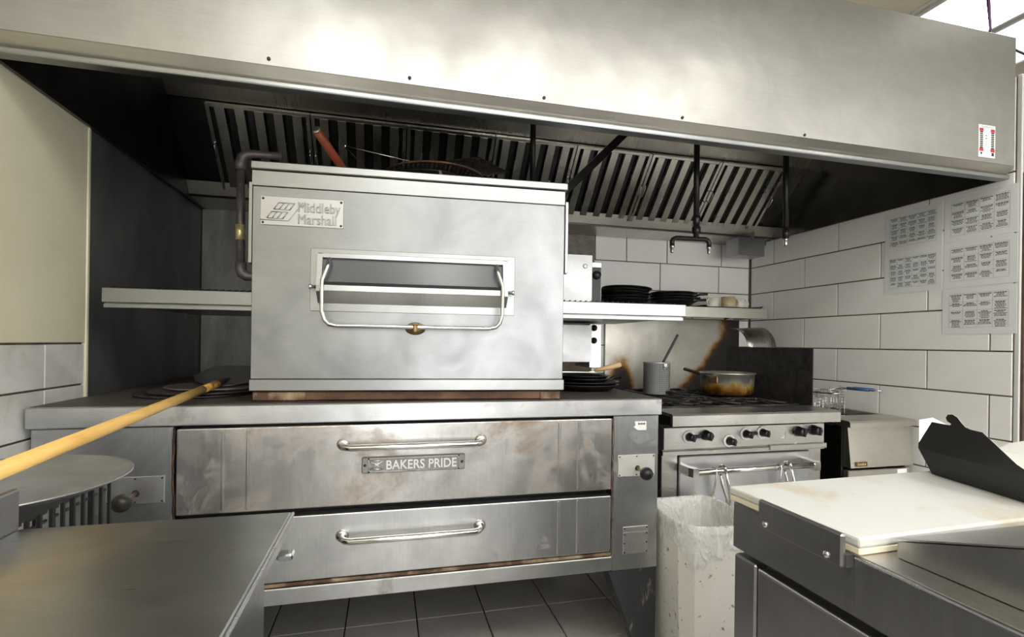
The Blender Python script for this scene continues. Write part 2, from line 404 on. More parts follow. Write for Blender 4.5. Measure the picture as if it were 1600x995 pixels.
# right tiled wall (free end towards the camera, lower than the ceiling)
wr = struct('wall_right', MB().box(XR + .008, XR + .13, YE + .005, YB, -.0, 2.36), 'grout', 'white tiled wall on the right with taped menu sheets')
z = 1.963
rows = [1.963, 1.775, 1.587, 1.399, 1.211, 1.023, .835, .647, .459, .271, .083]
for k, (za, zb) in enumerate(zip(rows, rows[1:])):
    off = 2.609 if k % 2 else 2.369
    js = [YB - .012] + [off + .5, off, off - .5, off - 1.0] + [YE + .02]
    js = sorted({round(min(max(j, YE + .02), YB - .012), 3) for j in js})
    js = [j for i, j in enumerate(js) if i == 0 or j - js[i - 1] > .03 or i == len(js) - 1]
    course(wr, zb, za, js, 'x', XR + .004)
course(wr, 1.963, 2.36, [YE + .02, 2.0, 2.5, YB - .012], 'x', XR + .004, 'whitewall')
part('end_trim', MB().box(XR + .002, XR + .012, YE, YE + .018, 0, 2.36, .002), 'tbar', wr)
part('end_board', MB().box(XR + .012, XR + .14, YE - .01, YE + .005, 0, 1.95, .002), 'darkwood', wr)
part('end_plaster', MB().box(XR + .012, XR + .14, YE - .008, YE + .005, 1.952, 2.36, .002), 'cream', wr)
# left wall: cream paint above old tiles, sooty metal sheet beside the ovens
wl = struct('wall_left', MB().box(XL - .1, XL - .012, RY - .1, YB, -.06, CEIL + .012), 'grout', 'cream painted left wall above old stained tiles')
part('painted_plaster', MB().box(XL - .012, XL, RY, 2.0, 1.200, CEIL, .002), 'cream', wl)
lrows = [1.197, 1.060, .923, .735, .547, .359, .171, 0]
for k, (za, zb) in enumerate(zip(lrows, lrows[1:])):
    off = 1.795 if k != 2 else 1.545
    js = [RY + 2.2] + [off - .5 * i for i in range(5, -1, -1) if off - .5 * i > RY + 2.25] + [2.0]
    course(wl, zb, za, js, 'x', XL - .006, 'tile_old')
part('metal_sheet', MB().box(XL - .012, XL - .004, 2.012, YB, 0, 2.2), 'sidewall', wl)
part('edge_trim', MB().box(XL - .012, XL + .004, 1.998, 2.012, 0, 2.2, .002), 'cream', wl)
# remaining room, lit and seen only in reflections; rear window added as fill light
wz0, wz1, wx0, wx1 = .08, 2.55, -.55, 4.2
struct('wall_rear', MB().box(XL - .1, RX, RY - .1, RY, -.06, wz0).box(XL - .1, RX, RY - .1, RY, wz1, CEIL + .012).box(XL - .1, wx0, RY - .1, RY, wz0, wz1).box(wx1, RX, RY - .1, RY, wz0, wz1), 'whitewall', 'white wall with an added wide window opening behind the camera')
wf = MB()
for i in range(5): x = wx0 + (wx1 - wx0 - .05) * i / 4; wf.box(x, x + .05, RY - .07, RY - .02, wz0, wz1)
wf.box(wx0, wx1, RY - .07, RY - .02, wz0, wz0 + .05).box(wx0, wx1, RY - .07, RY - .02, wz1 - .05, wz1)
struct('added_window', wf, 'tbar', 'added unseen window behind the camera, letting in fill light')
struct('wall_side', MB().box(RX, RX + .1, RY - .1, YB + .1, -.06, CEIL + .08), 'whitewall', 'plain white wall of the neighbouring room')
cl = struct('ceiling', MB().box(XL - .1, RX + .1, RY - .1, YB + .1, CEIL + .012, CEIL + .08), 'ceiling', 'beige acoustic tile ceiling in a metal grid')
gx = [2.665 + .61 * k for k in range(-6, 4)]; gy = [2.65 - .61 * k * 2 for k in range(0, 5)]
lamps = []
def lamp_panel(x0, x1, y0, y1, label, m='lamp'):
    t = thing('ceiling_light', label, 'ceiling light', ((x0 + x1) / 2, (y0 + y1) / 2, CEIL - .02))
    f = MB(); e = .018
    f.box(x0, x0 + e, y0, y1, CEIL - .02, CEIL + .01); f.box(x1 - e, x1, y0, y1, CEIL - .02, CEIL + .01)
    f.box(x0 + e, x1 - e, y0, y0 + e, CEIL - .02, CEIL + .01); f.box(x0 + e, x1 - e, y1 - e, y1, CEIL - .02, CEIL + .01)
    part('frame', f, 'tbar', t)
    part('diffuser', MB().box(x0 + e, x1 - e, y0 + e, y1 - e, CEIL - .012, CEIL - .004), m, t)
lamp_panel(2.665, 3.165, 1.25, 2.45, 'bright ceiling light panel above the right end of the hood')
lamp_panel(3.195, 3.695, 1.25, 2.45, 'pale bluish ceiling panel at the top right corner', 'lamp_blue')
for (x, y, nm) in [(-.3, -.5, 'over the left worktable'), (.75, -.5, 'over the aisle'), (1.8, -.5, 'over the prep counter'), (.15, -2.2, 'at the rear left of the kitchen'), (1.75, -2.2, 'at the rear middle of the kitchen'), (3.5, -.9, 'over the neighbouring room')]:
    lamp_panel(x - .3, x + .3, y - .6, y + .6, 'long ceiling light panel ' + nm)
g = MB()
for x in (2.645, 2.04, 1.43, .82): g.box(x - .012, x + .012, RY, YB, CEIL - .006, CEIL + .012)
for y in (1.23, .01, 2.47): g.box(XL, RX, y - .012, y + .012, CEIL - .005, CEIL + .012)
part('ceiling_grid', g, 'tbar', cl)
for i, x in enumerate((2.041, 1.431, .821)):
    for y in (1.245, ): piece('ceiling_tile', (.58, 1.2, .012), 'ceiling', cl, (x + .302, y + .6, CEIL + .005))

# ================================================================== EXHAUST HOOD
HX0, HX1, HY0, HY1, HZ0, HZ1 = -.984, 2.500, 1.51, 3.085, 1.927, 2.505
hd = thing('exhaust_hood', 'large stainless steel exhaust hood hanging over the ovens and range', 'exhaust hood', (.76, 2.3, HZ0))
part('front_panel', MB().box(HX0, HX1, HY0, HY0 + .012, 1.974, HZ1, .002), 'hood', hd)
part('lip', MB().prism([(HY0, 1.974), (HY0 + .030, 1.944), (HY0 + .050, 1.944), (HY0 + .050, 1.974)], 'x', HX0, HX1), 'hood_lip', hd)
part('rim', MB().box(HX0, HX1, HY0 + .014, HY0 + .055, HZ0 - .002, 1.943, .005, 2), 'mm_trim', hd)
part('top_panel', MB().box(HX0, HX1, HY0 + .012, HY1, HZ1 - .01, HZ1 - .001), 'hood_lip', hd)
part('left_side', MB().box(HX0, HX0 + .01, HY0 + .056, HY1, HZ0, HZ1 - .011), 'hood_dark', hd)
part('right_side', MB().box(HX1 - .01, HX1, HY0 + .056, HY1, HZ0, HZ1 - .011), 'hood_side', hd)
part('back_panel', MB().box(HX0 + .01, HX1 - .01, HY1 - .008, HY1, HZ0 + .02, HZ1 - .011), 'hood_dark', hd)
# plate between the filters and the roof, and blank panels beside the bank
FY0, FZ0, FY1, FZ1 = 2.85, 2.000, 2.57, 2.308
part('upper_plate', MB().prism([(FY1 - .002, FZ1 + .004), (2.385, 2.493), (2.395, 2.493), (FY1 + .01, FZ1 + .012)], 'x', HX0 + .01, HX1 - .01), 'hood_plate', hd)
FXA, FXB = -.818, 2.336
for x0, x1, mm_ in ((HX0 + .01, FXA - .003, 'hood_dark'), (FXB + .003, HX1 - .01, 'hood_in')):
    part('blank_panel', MB().prism([(FY0, FZ0), (FY1, FZ1), (FY1 + .008, FZ1 + .006), (FY0 + .008, FZ0 + .006)], 'x', x0, x1), mm_, hd)
part('gutter', MB().prism([(2.805, 2.004), (2.818, 2.006), (2.822, 1.998), (2.862, 1.995), (2.862, 1.962), (3.076, 1.945), (3.076, 1.930), (2.845, 1.940)], 'x', HX0 + .01, HX1 - .01), 'hood_lip', hd)
part('gutter_bead', MB().tube([(HX0 + .012, 2.842, 1.940), (HX1 - .012, 2.842, 1.940)], .007, 8), 'mm_trim', hd)
gc = part('grease_cup', MB().box(2.20, 2.40, 2.80, 2.93, 1.808, 1.925, .004), 'fridge', hd)
part('cup_hook', MB().box(2.40, 2.412, 2.80, 2.815, 1.88, 1.90, .002).box(2.29, 2.31, 2.79, 2.80, 1.90, 1.96), 'mm_trim', gc)
for u, v in ((850, 153), (1066, 184), (1257, 211), (640, 122), (420, 92)):
    p = onY(u, v, HY0); part('screw', MB().lathe([(0, -.002), (.005, -.002), (.005, .003), (0, .003)], (p.x, HY0, p.z), (0, -1, 0), 10), 'ink', hd)
# operating-instructions sticker near the right end
a, b = onY(1529, 193, HY0), onY(1554, 248, HY0)
sx0, sx1, sz0, sz1 = a.x, b.x, b.z, a.z - .002
st = part('instruction_sticker', MB().box(sx0, sx1, HY0 - .0015, HY0, sz0, sz1, .0006), 'white', hd, label='white instruction sticker with red and black marks')
k = MB(); r_ = MB(); W_, Z_ = sx1 - sx0, sz1 - sz0
for cx in (.16, .84):
    for i in range(9):
        k.box(sx0 + W_ * (cx - .09), sx0 + W_ * (cx + .09), HY0 - .002, HY0 - .0012, sz0 + Z_ * (.28 + .058 * i), sz0 + Z_ * (.28 + .058 * i + .04))
    for zc in (.84, .23): r_.box(sx0 + W_ * (cx - .12), sx0 + W_ * (cx + .12), HY0 - .002, HY0 - .0012, sz0 + Z_ * (zc - .05), sz0 + Z_ * (zc + .05))
k.box(sx0 + W_ * .40, sx0 + W_ * .47, HY0 - .002, HY0 - .0012, sz0 + Z_ * .66, sz0 + Z_ * .69); k.box(sx0 + W_ * .40, sx0 + W_ * .47, HY0 - .002, HY0 - .0012, sz0 + Z_ * .57, sz0 + Z_ * .60)
k.lathe([(0, 0), (.006, 0), (.006, .001), (0, .001)], (sx0 + W_ * .16, HY0 - .001, sz0 + Z_ * .12), (0, -1, 0), 4)
k.box(sx0 + W_ * .78, sx0 + W_ * .92, HY0 - .002, HY0 - .0012, sz0 + Z_ * .06, sz0 + Z_ * .16)
for i in range(5): k.box(sx0 + W_ * .36, sx0 + W_ * (.5 + .03 * (i % 3)), HY0 - .002, HY0 - .0012, sz0 + Z_ * (.34 + .035 * i), sz0 + Z_ * (.345 + .035 * i))
for i in range(2): k.box(sx0 + W_ * .12, sx0 + W_ * .88, HY0 - .002, HY0 - .0012, sz0 + Z_ * (.92 + .03 * i), sz0 + Z_ * (.927 + .03 * i))
part('black_marks', k, 'ink', st); part('red_marks', r_, 'red', st)

# baffle filters
FL = math.hypot(FY0 - FY1, FZ1 - FZ0); FWID = (FXB - FXA) / 7
ey = Vector((0, (FY1 - FY0) / FL, (FZ1 - FZ0) / FL)); ez = Vector((1, 0, 0)).cross(ey)
def filt_matrix(xc):
    m = Matrix((Vector((1, 0, 0)), ey, ez)).transposed().to_4x4(); m.translation = Vector((xc, FY0, FZ0)) + ez * .004; return m
ft = thing('baffle_filter', '', 'hood filter', (0, 0, 0), 0, 'baffle filters in the hood')
hw = FWID / 2 - .003
f = MB()
f.box(-hw, -hw + .016, 0, FL, 0, .034).box(hw - .016, hw, 0, FL, 0, .034).box(-hw + .016, hw - .016, 0, .014, 0, .030).box(-hw + .016, hw - .016, FL - .014, FL, 0, .030)
part('frame', f, 'filter', ft, True)
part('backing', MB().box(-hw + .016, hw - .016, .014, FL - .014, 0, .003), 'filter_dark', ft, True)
PIT = (2 * hw - .032) / 5
for i in range(5):
    c = -hw + .016 + PIT * (i + .5)
    part('baffle', MB().prism([(c - .024, .012), (c - .020, .033), (c + .020, .033), (c + .024, .012), (c + .021, .012), (c + .017, .030), (c - .017, .030), (c - .021, .012)], 'y', .014, FL - .014), 'filter', ft, True)
for i in range(6):
    c = -hw + .016 + PIT * i; a_ = max(c - .012, -hw + .016); b_ = min(c + .012, hw - .016)
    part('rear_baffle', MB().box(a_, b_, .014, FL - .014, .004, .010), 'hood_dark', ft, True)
for s_ in (-1, 1):
    x = s_ * (hw - .010)
    part('handle', MB().tube([(x, .17, .034), (x, .172, .050), (x, .185, .055), (x, .225, .055), (x, .238, .050), (x, .24, .034)], .0035, 6), 'chrome', ft, True)
kids = list(ft.children)
FLAB = ['dark baffle filter at the left end of the hood bank', 'second baffle filter from the left, behind the upright gas pipe top',
        'third baffle filter from the left, behind the red handle tip', 'middle baffle filter, behind the round screen on the upper oven',
        'fifth baffle filter from the left, crossed by the slanted black brace', 'sixth baffle filter from the left, behind the forked black drop pipe',
        'baffle filter at the right end of the bank, beside the straight drop pipe']
for i in range(7):
    if i == 0: t = ft
    else:
        t = ft.copy(); COL.objects.link(t)
        for c in kids:
            d = c.copy(); COL.objects.link(d); d.parent = t
    t.matrix_world = filt_matrix(FXA + FWID * (i + .5)); t['label'] = FLAB[i]

# fire-suppression drop pipes under the hood
def drop(name, label, cat='pipe'): return thing(name, label, cat, (0, 0, 0), 0, 'black drop pipes under the hood')
def place_root(t, p):   # move the Empty to the base of its thing before parts are added
    t.location = p; return t
PZT = 2.488
t = place_root(drop('drop_pipe', 'plain black drop pipe above the upper oven, leftmost of the hood pipes'), (.634, 2.2, 1.90))
part('pipe', MB().tube([(.634, 2.2, PZT), (.634, 2.2, 1.95)], .013, 12), 'pipeblack', t)
part('nozzle', MB().lathe([(0, 0), (.010, 0), (.016, .02), (.016, .05), (0, .05)], (.634, 2.2, 1.905), (0, 0, 1), 12), 'pipeblack', t)
t = place_root(drop('drop_pipe', 'forked black drop pipe with two silver nozzles over the range'), (1.48, 2.2, 1.665))
part('pipe', MB().tube([(1.478, 2.2, PZT), (1.483, 2.2, 1.80)], .0145, 12), 'pipeblack', t)
part('coupling', MB().lathe([(.0, 0), (.014, 0), (.014, .02), (.021, .025), (.021, .055), (.016, .06), (.016, .085), (.019, .09), (.019, .11), (0, .11)], (1.483, 2.2, 1.75), (0, 0, 1), 12), 'pipeblack', t)
part('cross_pipe', MB().tube([(1.350, 2.2, 1.705), (1.350, 2.2, 1.725), (1.356, 2.2, 1.738), (1.370, 2.2, 1.744), (1.483, 2.2, 1.746), (1.535, 2.2, 1.748), (1.550, 2.2, 1.741), (1.556, 2.2, 1.73), (1.556, 2.2, 1.71)], .012, 10), 'pipeblack', t)
for x, zt in ((1.350, 1.706), (1.556, 1.711)):
    part('nozzle', MB().lathe([(0, -.036), (.006, -.036), (.009, -.030), (.009, -.012), (.012, -.010), (.012, 0), (0, 0)], (x, 2.2, zt), (0, 0, 1), 12), 'chrome', t)
t = place_root(drop('drop_pipe', 'straight black drop pipe with one silver nozzle at the right end of the hood'), (2.012, 2.2, 1.74))
part('pipe', MB().tube([(2.004, 2.2, PZT), (2.012, 2.2, 1.80)], .0145, 12), 'pipeblack', t)
part('coupling', MB().lathe([(0, 0), (.018, 0), (.018, .05), (0, .05)], (2.012, 2.2, 1.785), (0, 0, 1), 12), 'pipeblack', t)
part('nozzle', MB().lathe([(0, -.042), (.007, -.042), (.010, -.034), (.010, -.015), (.013, -.012), (.013, 0), (0, 0)], (2.012, 2.2, 1.785), (0, 0, 1), 12), 'chrome', t)
p, q = Vector((1.345, 2.1, 2.488)), Vector((.745, 2.1, 1.88))
d = (q - p).normalized(); ux = Vector((0, 1, 0)); uz = d.cross(ux).normalized()
solo('hood_brace', MB().obox((p + q) / 2 + d * .012, ((q - p).length - .02, .02, .034), Matrix((d, ux, uz)).transposed(), .003), 'pipeblack', 'slanted black flat bar brace hanging from the hood to the upper oven', 'brace')

# wires at the right end of the hood top
p = onY(1546, 50, 1.56)
solo('hanging_wire', MB().tube([(p.x - .01, 1.56, CEIL - .02), (p.x - .012, 1.56, 2.8), (p.x, 1.56, 2.62), (p.x + .01, 1.56, HZ1 + .004)], .005, 8), 'purple', 'purple wire dropping from the ceiling to the hood top', 'wire')
solo('power_cable', MB().tube([(p.x + .02, 1.575, CEIL - .02), (p.x + .0, 1.57, 2.7), (p.x + .03, 1.57, HZ1 + .006), (p.x + .07, 1.565, HZ1 + .012), (p.x + .13, 1.54, HZ1 - .03), (p.x + .20, 1.50, 2.42), (p.x + .4, 1.45, 2.40)], .0045, 8), 'pipeblack', 'black cable lying on the hood corner beside the purple wire', 'cable')

# ================================================================== DECK OVEN (lower)
DT = 1.018
dk = thing('deck_pizza_oven', 'wide stainless deck pizza oven with two long pull-down doors', 'pizza oven', (.012, 2.3, 0))
part('top_edge', MB().box(-.98, 1.005, 1.690, 1.712, .957, DT - .001, .003), 'deck_top', dk)
part('top_plate', MB().box(-.98, 1.005, 1.712, 2.95, 1.000, DT, .001), 'deck_plate', dk)
part('core', MB().box(-.612, .810, 1.750, 2.94, .395, .998), 'black', dk)
lp = part('left_panel', MB().box(-.975, -.618, 1.708, 2.94, .385, .955, .003), 'deck_side', dk)
part('trim_strip', MB().box(-.818, -.796, 1.700, 1.708, .70, .82, .004), 'deck_top', lp)
rp = part('right_panel', MB().box(.817, 1.002, 1.708, 2.94, .380, .955, .003), 'deck_side', dk)
def weld(x, z0, z1, nm):
    pts = []; zz = z0
    while zz < z1: pts.append((x + random.uniform(-.0025, .0025), 1.708 + random.uniform(-.002, .002), zz)); zz += .016
    return MB().tube(pts, [random.uniform(.0015, .0034) for _ in pts], 6)
part('caulk_seam', weld(.8135, .385, .952, ''), 'rust', dk); part('caulk_seam', weld(-.6145, .66, .952, ''), 'rust_dark', dk)
def long_door(nm, z0, z1, m, zh):
    dr = part(nm, MB().box(-.606, .806, 1.698, 1.745, z0, z1, .004, 2), m, dk)
    for u in (348, 387, 873, 903):
        xx = onY(u, 720, 1.70).x
        part('crease', MB().prism([(xx - .006, 1.699), (xx - .001, 1.6955), (xx + .003, 1.6955), (xx + .007, 1.699)], 'z', z0 + .01, z1 - .01), m, dr)
    x0, x1, y0 = -.131, .318, 1.652
    path = [(x0, 1.70, zh + .004)] + [(x0 + .002, 1.672, zh + .003), (x0 + .010, 1.660, zh + .001), (x0 + .026, y0, zh), (x1 - .026, y0, zh), (x1 - .010, 1.660, zh + .001), (x1 - .002, 1.672, zh + .003), (x1, 1.70, zh + .004)]
    h = part('handle', MB().tube(path, .0105, 12), 'chrome', dr)
    for x in (x0, x1): part('flange', MB().lathe([(0, 0), (.021, 0), (.016, .007), (.011, .010), (0, .010)], (x, 1.699, zh + .004), (0, -1, 0), 18), 'chrome', h)
    return dr
d1 = long_door('upper_door', .686, .947, 'deck', .881)
d2 = long_door('lower_door', .458, .664, 'deck_clean', .587)
part('rust_ledge', MB().box(-.612, .812, 1.704, 1.75, .440, .452, .003), 'rust', dk)
part('base_channel', MB().box(-.975, .814, 1.700, 1.735, .386, .438, .003), 'deck_top', dk)
part('rear_channel', MB().box(-.975, 1.0, 2.88, 2.93, .345, .384, .003), 'deck_side', dk)
for sx, xo in ((1, 1.0), (-1, -.973)):
    for y0, y1 in ((1.712, 1.80), (2.80, 2.90)):
        X_ = lambda w_: xo - sx * w_
        zt = .379 if y0 < 2 else .344
        part('leg', MB().hexa([(X_(0), y0 + .0, 0), (X_(.042), y0 + .0, 0), (X_(.042), y1 - .03, 0), (X_(0), y1 - .03, 0),
                               (X_(0), y0, zt), (X_(.195), y0, zt), (X_(.195), y1, zt), (X_(0), y1, zt)]), 'leg', dk)
# name plate
def on_front(y): return lambda x0, z0: (lambda a, b, c: (x0 + a, y - c, z0 + b))
npx0, npx1, npz0, npz1 = -.073, .263, .789, .842
npl = part('name_plate', MB().box(npx0, npx1, 1.690, 1.698, npz0, npz1, .003), 'plate_dark', d1, label='cast metal name plate')
fr = MB(); e = .004; xa, xb, za, zb = npx0 + .020, npx1 - .020, npz0 + .003, npz1 - .003
fr.box(xa, xb, 1.687, 1.691, za, za + e).box(xa, xb, 1.687, 1.691, zb - e, zb).box(xa, xa + e, 1.687, 1.691, za, zb).box(xb - e, xb, 1.687, 1.691, za, zb)
part('plate_border', fr, 'chrome', npl)
part('lettering', text_mb('BAKERS PRIDE', .042, .0018, lambda a, b, c: (.002 + a, 1.688 - c, .8005 + b), .0006, width=.232), 'alu', npl)
em = MB(); cx, cz = -.026, .8155
for q_ in ([(-.022, .014), (.022, -.014)], [(-.022, -.014), (.022, .014)], [(-.022, .014), (.022, .014)], [(-.014, -.014), (.014, -.014)], [(-.022, .014), (-.006, 0)], [(-.012, .006), (.012, .006)]):
    em.tube([(cx + q_[0][0], 1.689, cz + q_[0][1]), (cx + q_[1][0], 1.689, cz + q_[1][1])], .0022, 6)
part('emblem', em, 'alu', npl)
for x in (npx0 + .010, npx1 - .010): part('rivet', MB().lathe([(0, 0), (.005, 0), (.003, .003), (0, .0035)], (x, 1.690, .8155), (0, -1, 0), 10), 'ink', npl)
# thermostat plates and ball knobs
def thermostat(par, x0, x1, m, kx, kz, sx, sz, kr, km):
    pl = part('control_plate', MB().box(x0, x1, 1.7045, 1.708, .728, .808, .001), m, par)
    for x in (x0 + .006, (x0 + x1) / 2, x1 - .006):
        for zz in (.802, .734): part('screw', MB().lathe([(0, 0), (.003, 0), (.002, .002), (0, .002)], (x, 1.7045, zz), (0, -1, 0), 8), 'ink', pl)
    part('slot', MB().lathe([(0, 0), (.010, 0), (.010, .001), (0, .001)], (sx, 1.7045, sz), (0, -1, 0), 14), 'black', pl)
    kn = part('lever', MB().tube([(sx, 1.71, sz), (kx, 1.63, kz)], .006, 8), 'rust', par)
    part('ball_knob', MB().lathe([(kr * math.sin(math.pi * i / 12), -kr * math.cos(math.pi * i / 12)) for i in range(13)], (kx, 1.62, kz), (kx - sx, -.08, kz - sz), 24), km, kn)
def k_at(u, v, y): p = onY(u, v, y); return p.x, p.z
kx, kz = k_at(190, 786, 1.62); sx, sz = k_at(212, 771, 1.705)
MT['oldknob'] = noisy('worn_brown_knob', (.035, .03, .022), (.02, .017, .013), 20, .35)
thermostat(lp, -.790, -.638, 'alu', kx, kz, sx, sz, .0255, 'oldknob')
kx, kz = k_at(1010, 740, 1.62); sx, sz = k_at(996, 731, 1.705)
thermostat(rp, .836, .986, 'alu_worn', kx, kz, sx, sz, .0235, 'blackplastic')
rpz = part('rating_plate', MB().box(.860, .962, 1.7045, 1.708, .440, .541, .001), 'alu', rp)
for x in (.866, .956):
    for zz in (.446, .480, .513, .535): part('screw', MB().lathe([(0, 0), (.0035, 0), (.002, .002), (0, .002)], (x, 1.7045, zz), (0, -1, 0), 8), 'ink', rpz)
part('plate_rule', MB().box(.862, .960, 1.7038, 1.7046, .519, .521), 'ink_pale', rpz)
p = onY(990, 672, 1.707); q = onY(1010, 658, 1.707)
sk = part('torn_sticker', MB().prism([(p.x, p.z + .012), (p.x + .008, p.z + .018), (p.x + .004, q.z), (q.x, q.z), (q.x, p.z), (p.x + .016, p.z)], 'y', 1.7065, 1.708), 'white', rp, label='torn white paper sticker')
pr = MB(); bw = (q.x - p.x - .022) / 5
for i in range(5): pr.box(p.x + .018 + bw * i, p.x + .018 + bw * (i + .7), 1.7060, 1.7066, q.z - .012, q.z - (.006 if i % 2 else .005))
part('print', pr, 'ink', sk, kind='stuff')

# ================================================================== CONVEYOR OVEN (upper)
MA = Vector((-.426, 1.765, DT)); MR = math.atan2(1.70 - 1.765, .617 + .426); MW = math.hypot(1.043, .065); MD = .95
mo = thing('conveyor_pizza_oven', 'boxy stainless conveyor pizza oven standing on the deck oven', 'pizza oven', MA, MR)
mex = Vector((math.cos(MR), math.sin(MR), 0)); mey = Vector((-math.sin(MR), math.cos(MR), 0))
def mmp(u, v, dy=0.0):
    d = ray(u, v); t_ = ((MA + mey * dy) - CAM).dot(mey) / d.dot(mey); P = CAM + d * t_ - MA
    return P.dot(mex), P.z
zt = mmp(640, 268)[1]; TOPZ = (mmp(392, 252)[1] + mmp(887, 287)[1]) / 2
zc1 = (mmp(392, 265)[1] + mmp(887, 298)[1]) / 2; zc2 = (mmp(392, 291)[1] + mmp(887, 320)[1]) / 2
zb1 = (mmp(387, 592)[1] + mmp(884, 593)[1]) / 2; zb2 = (mmp(387, 611)[1] + mmp(884, 609)[1]) / 2
part('base_pan', MB().box(.006, MW - .008, .012, MD - .02, .001, zb2 - .002, .004), 'rust_dark', mo, True)
part('burnt_edge', MB().box(.008, .17, .006, .0125, .002, zb2 - .004, .003), 'rust', mo, True)
part('burnt_edge', MB().box(MW - .085, MW - .012, .006, .0125, .002, zb2 - .004, .003), 'rust', mo, True)
part('body', MB().box(.002, MW - .002, .012, MD, zb2 - .001, zc1 - .002, .002), 'mm', mo, True)
part('bottom_trim', MB().box(0, MW, -.004, .012, zb2, zb1, .002), 'mm_trim', mo, True)
fp = part('front_panel', MB().box(.004, MW - .006, -.003, .012, zb1 + .002, zc2 - .002, .0015), 'mm', mo, True)
part('header_panel', MB().box(0, MW - .004, -.001, .012, zc2 + .001, zc1 - .002, .001), 'mm_trim', mo, True)
part('top_cap', MB().box(-.002, MW + .004, -.010, MD, zc1, TOPZ, .003), 'mm_trim', mo, True)
zl = mmp(390, 283)[1]; part('side_flange', MB().box(-.010, .001, .004, .03, mmp(390, 410)[1], zl, .001), 'mm_trim', mo, True)
part('side_flange', MB().box(MW - .001, MW + .010, .004, .03, mmp(887, 427)[1], mmp(887, 315)[1], .001), 'mm_trim', mo, True)
# nameplate
(x0, z1) = mmp(408, 306); (x1, z0) = mmp(537, 357); z1 = (z1 + mmp(537, 314)[1]) / 2; z0 = (z0 + mmp(408, 352)[1]) / 2
nm = part('name_plate', MB().box(x0, x1, -.006, -.003, z0, z1, .001), 'nameplate', fp, True, label='embossed aluminium name plate')
lt_ = MB()
for dx_ in (-.0009, 0, .0009):      # heavier strokes
    t_ = text_mb('Middleby\nMarshall', .046, .0016, lambda a, b, c: (x0 + .112 + a + dx_, -.0072 - c - abs(dx_) * .2, z1 - .046 + b), 0.0, line=.84, width=(x1 - x0) - .122)
    m_ = t_.mesh('t'); lt_.bm.from_mesh(m_); bpy.data.meshes.remove(m_)
part('lettering', lt_, 'emboss_shade', nm, True)
lg = MB(); LW = .098; lx = x0 + .012; lz0, lz1 = z0 + .022, z1 - .020; lm = (lz0 + lz1) / 2
def lp_(s_, zz): return (lx + s_ * .062 + (zz - lz0) / (lz1 - lz0) * .036, -.0065, zz)
for s_ in (.12, .38, .64, .90):
    lg.tube([lp_(s_, lz0), lp_(s_, lm - .004)], .0021, 6); lg.tube([lp_(s_, lm + .004), lp_(s_, lz1)], .0021, 6)
for zz in (lz0, lm - .004, lm + .004, lz1): lg.tube([lp_(.12, zz), lp_(.9, zz)], .0016, 6)
lg.tube([lp_(-.12, lz0 - .006), lp_(1.25, lz0 - .006), lp_(1.25, lz1 + .004)], .0014, 6)
part('logo', lg, 'emboss_shade', nm, True)
for x in (x0 + .008, x1 - .008):
    for zz in (z0 + .008, z1 - .008): part('screw', MB().lathe([(0, 0), (.004, 0), (.003, .0025), (0, .003)], (x, -.006, zz), (0, -1, 0), 10), 'ink', nm, True)
# hopper window
fx0 = mmp(486, 400)[0]; fx1 = mmp(804, 420)[0]; fz1 = (mmp(486, 389)[1] + mmp(804, 401)[1]) / 2; fz0 = (mmp(486, 486)[1] + mmp(804, 493)[1]) / 2
wn = part('window_hatch', MB().box(fx0, fx1, -.0065, -.003, fz0, fz1, .001), 'mm_trim', mo, True)
hx0 = mmp(494, 430, -.04)[0]; hx1 = mmp(794, 440, -.04)[0]
hz1 = (mmp(640, 401)[1]); OUT = .042
hzm = (mmp(494, 452, -OUT)[1] + mmp(795, 462, -OUT)[1]) / 2 + .012; hzl = (mmp(500, 475, -.01)[1] + mmp(785, 480, -.01)[1]) / 2
for x in (hx0, hx1 - .016):
    s_ = MB(); s_.prism([(-.006, hz1), (-.022, hz1 - .006), (-OUT, hzm + .004), (-OUT, hzm - .016), (-.006, hzl)], 'x', x, x + .016)
    part('side_cheek', s_, 'mm_trim', wn, True)
part('top_rail', MB().prism([(-.006, hz1), (-.022, hz1 - .004), (-.024, hz1 - .018), (-.006, hz1 - .012)], 'x', hx0 + .016, hx1 - .016), 'mm_trim', wn, True)
part('lower_lip', MB().prism([(-OUT + .012, hzm + .016), (-OUT, hzm + .004), (-OUT - .004, hzm - .014), (-OUT + .02, hzm - .010), (-OUT + .022, hzm + .008)], 'x', hx0 + .016, hx1 - .016), 'mm_trim', wn, True)
part('underside', MB().prism([(-OUT - .002, hzm - .0145), (-.006, hzl), (-.006, hzl + .006), (-OUT + .01, hzm - .010)], 'x', hx0 + .016, hx1 - .016), 'alu', wn, True)  # paler than the trim, standing for light bounced up from the floor
part('glass_pane', MB().prism([(-.012, hz1 - .014), (-OUT + .020, hzm + .012), (-OUT + .024, hzm + .006), (-.008, hz1 - .022)], 'x', hx0 + .016, hx1 - .016), 'glass', wn, True)
for sgn, x in ((-1, hx0), (1, hx1)):
    part('pivot_pin', MB().lathe([(0, 0), (.005, 0), (.005, .014), (.008, .015), (.008, .022), (0, .023)], (x, -OUT + .006, hzm - .002), (sgn, 0, 0), 10), 'chrome', wn, True)
ya = -OUT - .012; zh = (mmp(515, 508, ya)[1] + mmp(780, 514, ya)[1]) / 2
xl, xr = hx0 + .026, hx1 - .026; zt_ = hz1 - .022
path = [(xl + .014, -.030, zt_), (xl + .010, -.050, zt_ - .030), (xl - .006, -OUT - .004, hzm + .02), (xl - .006, ya, hzm - .01), (xl - .004, ya - .004, zh + .045), (xl + .004, ya - .004, zh + .018), (xl + .018, ya - .004, zh + .004), (xl + .04, ya - .004, zh)]
path += [(hx0 + hx1 - x, y, z) for x, y, z in reversed(path)]
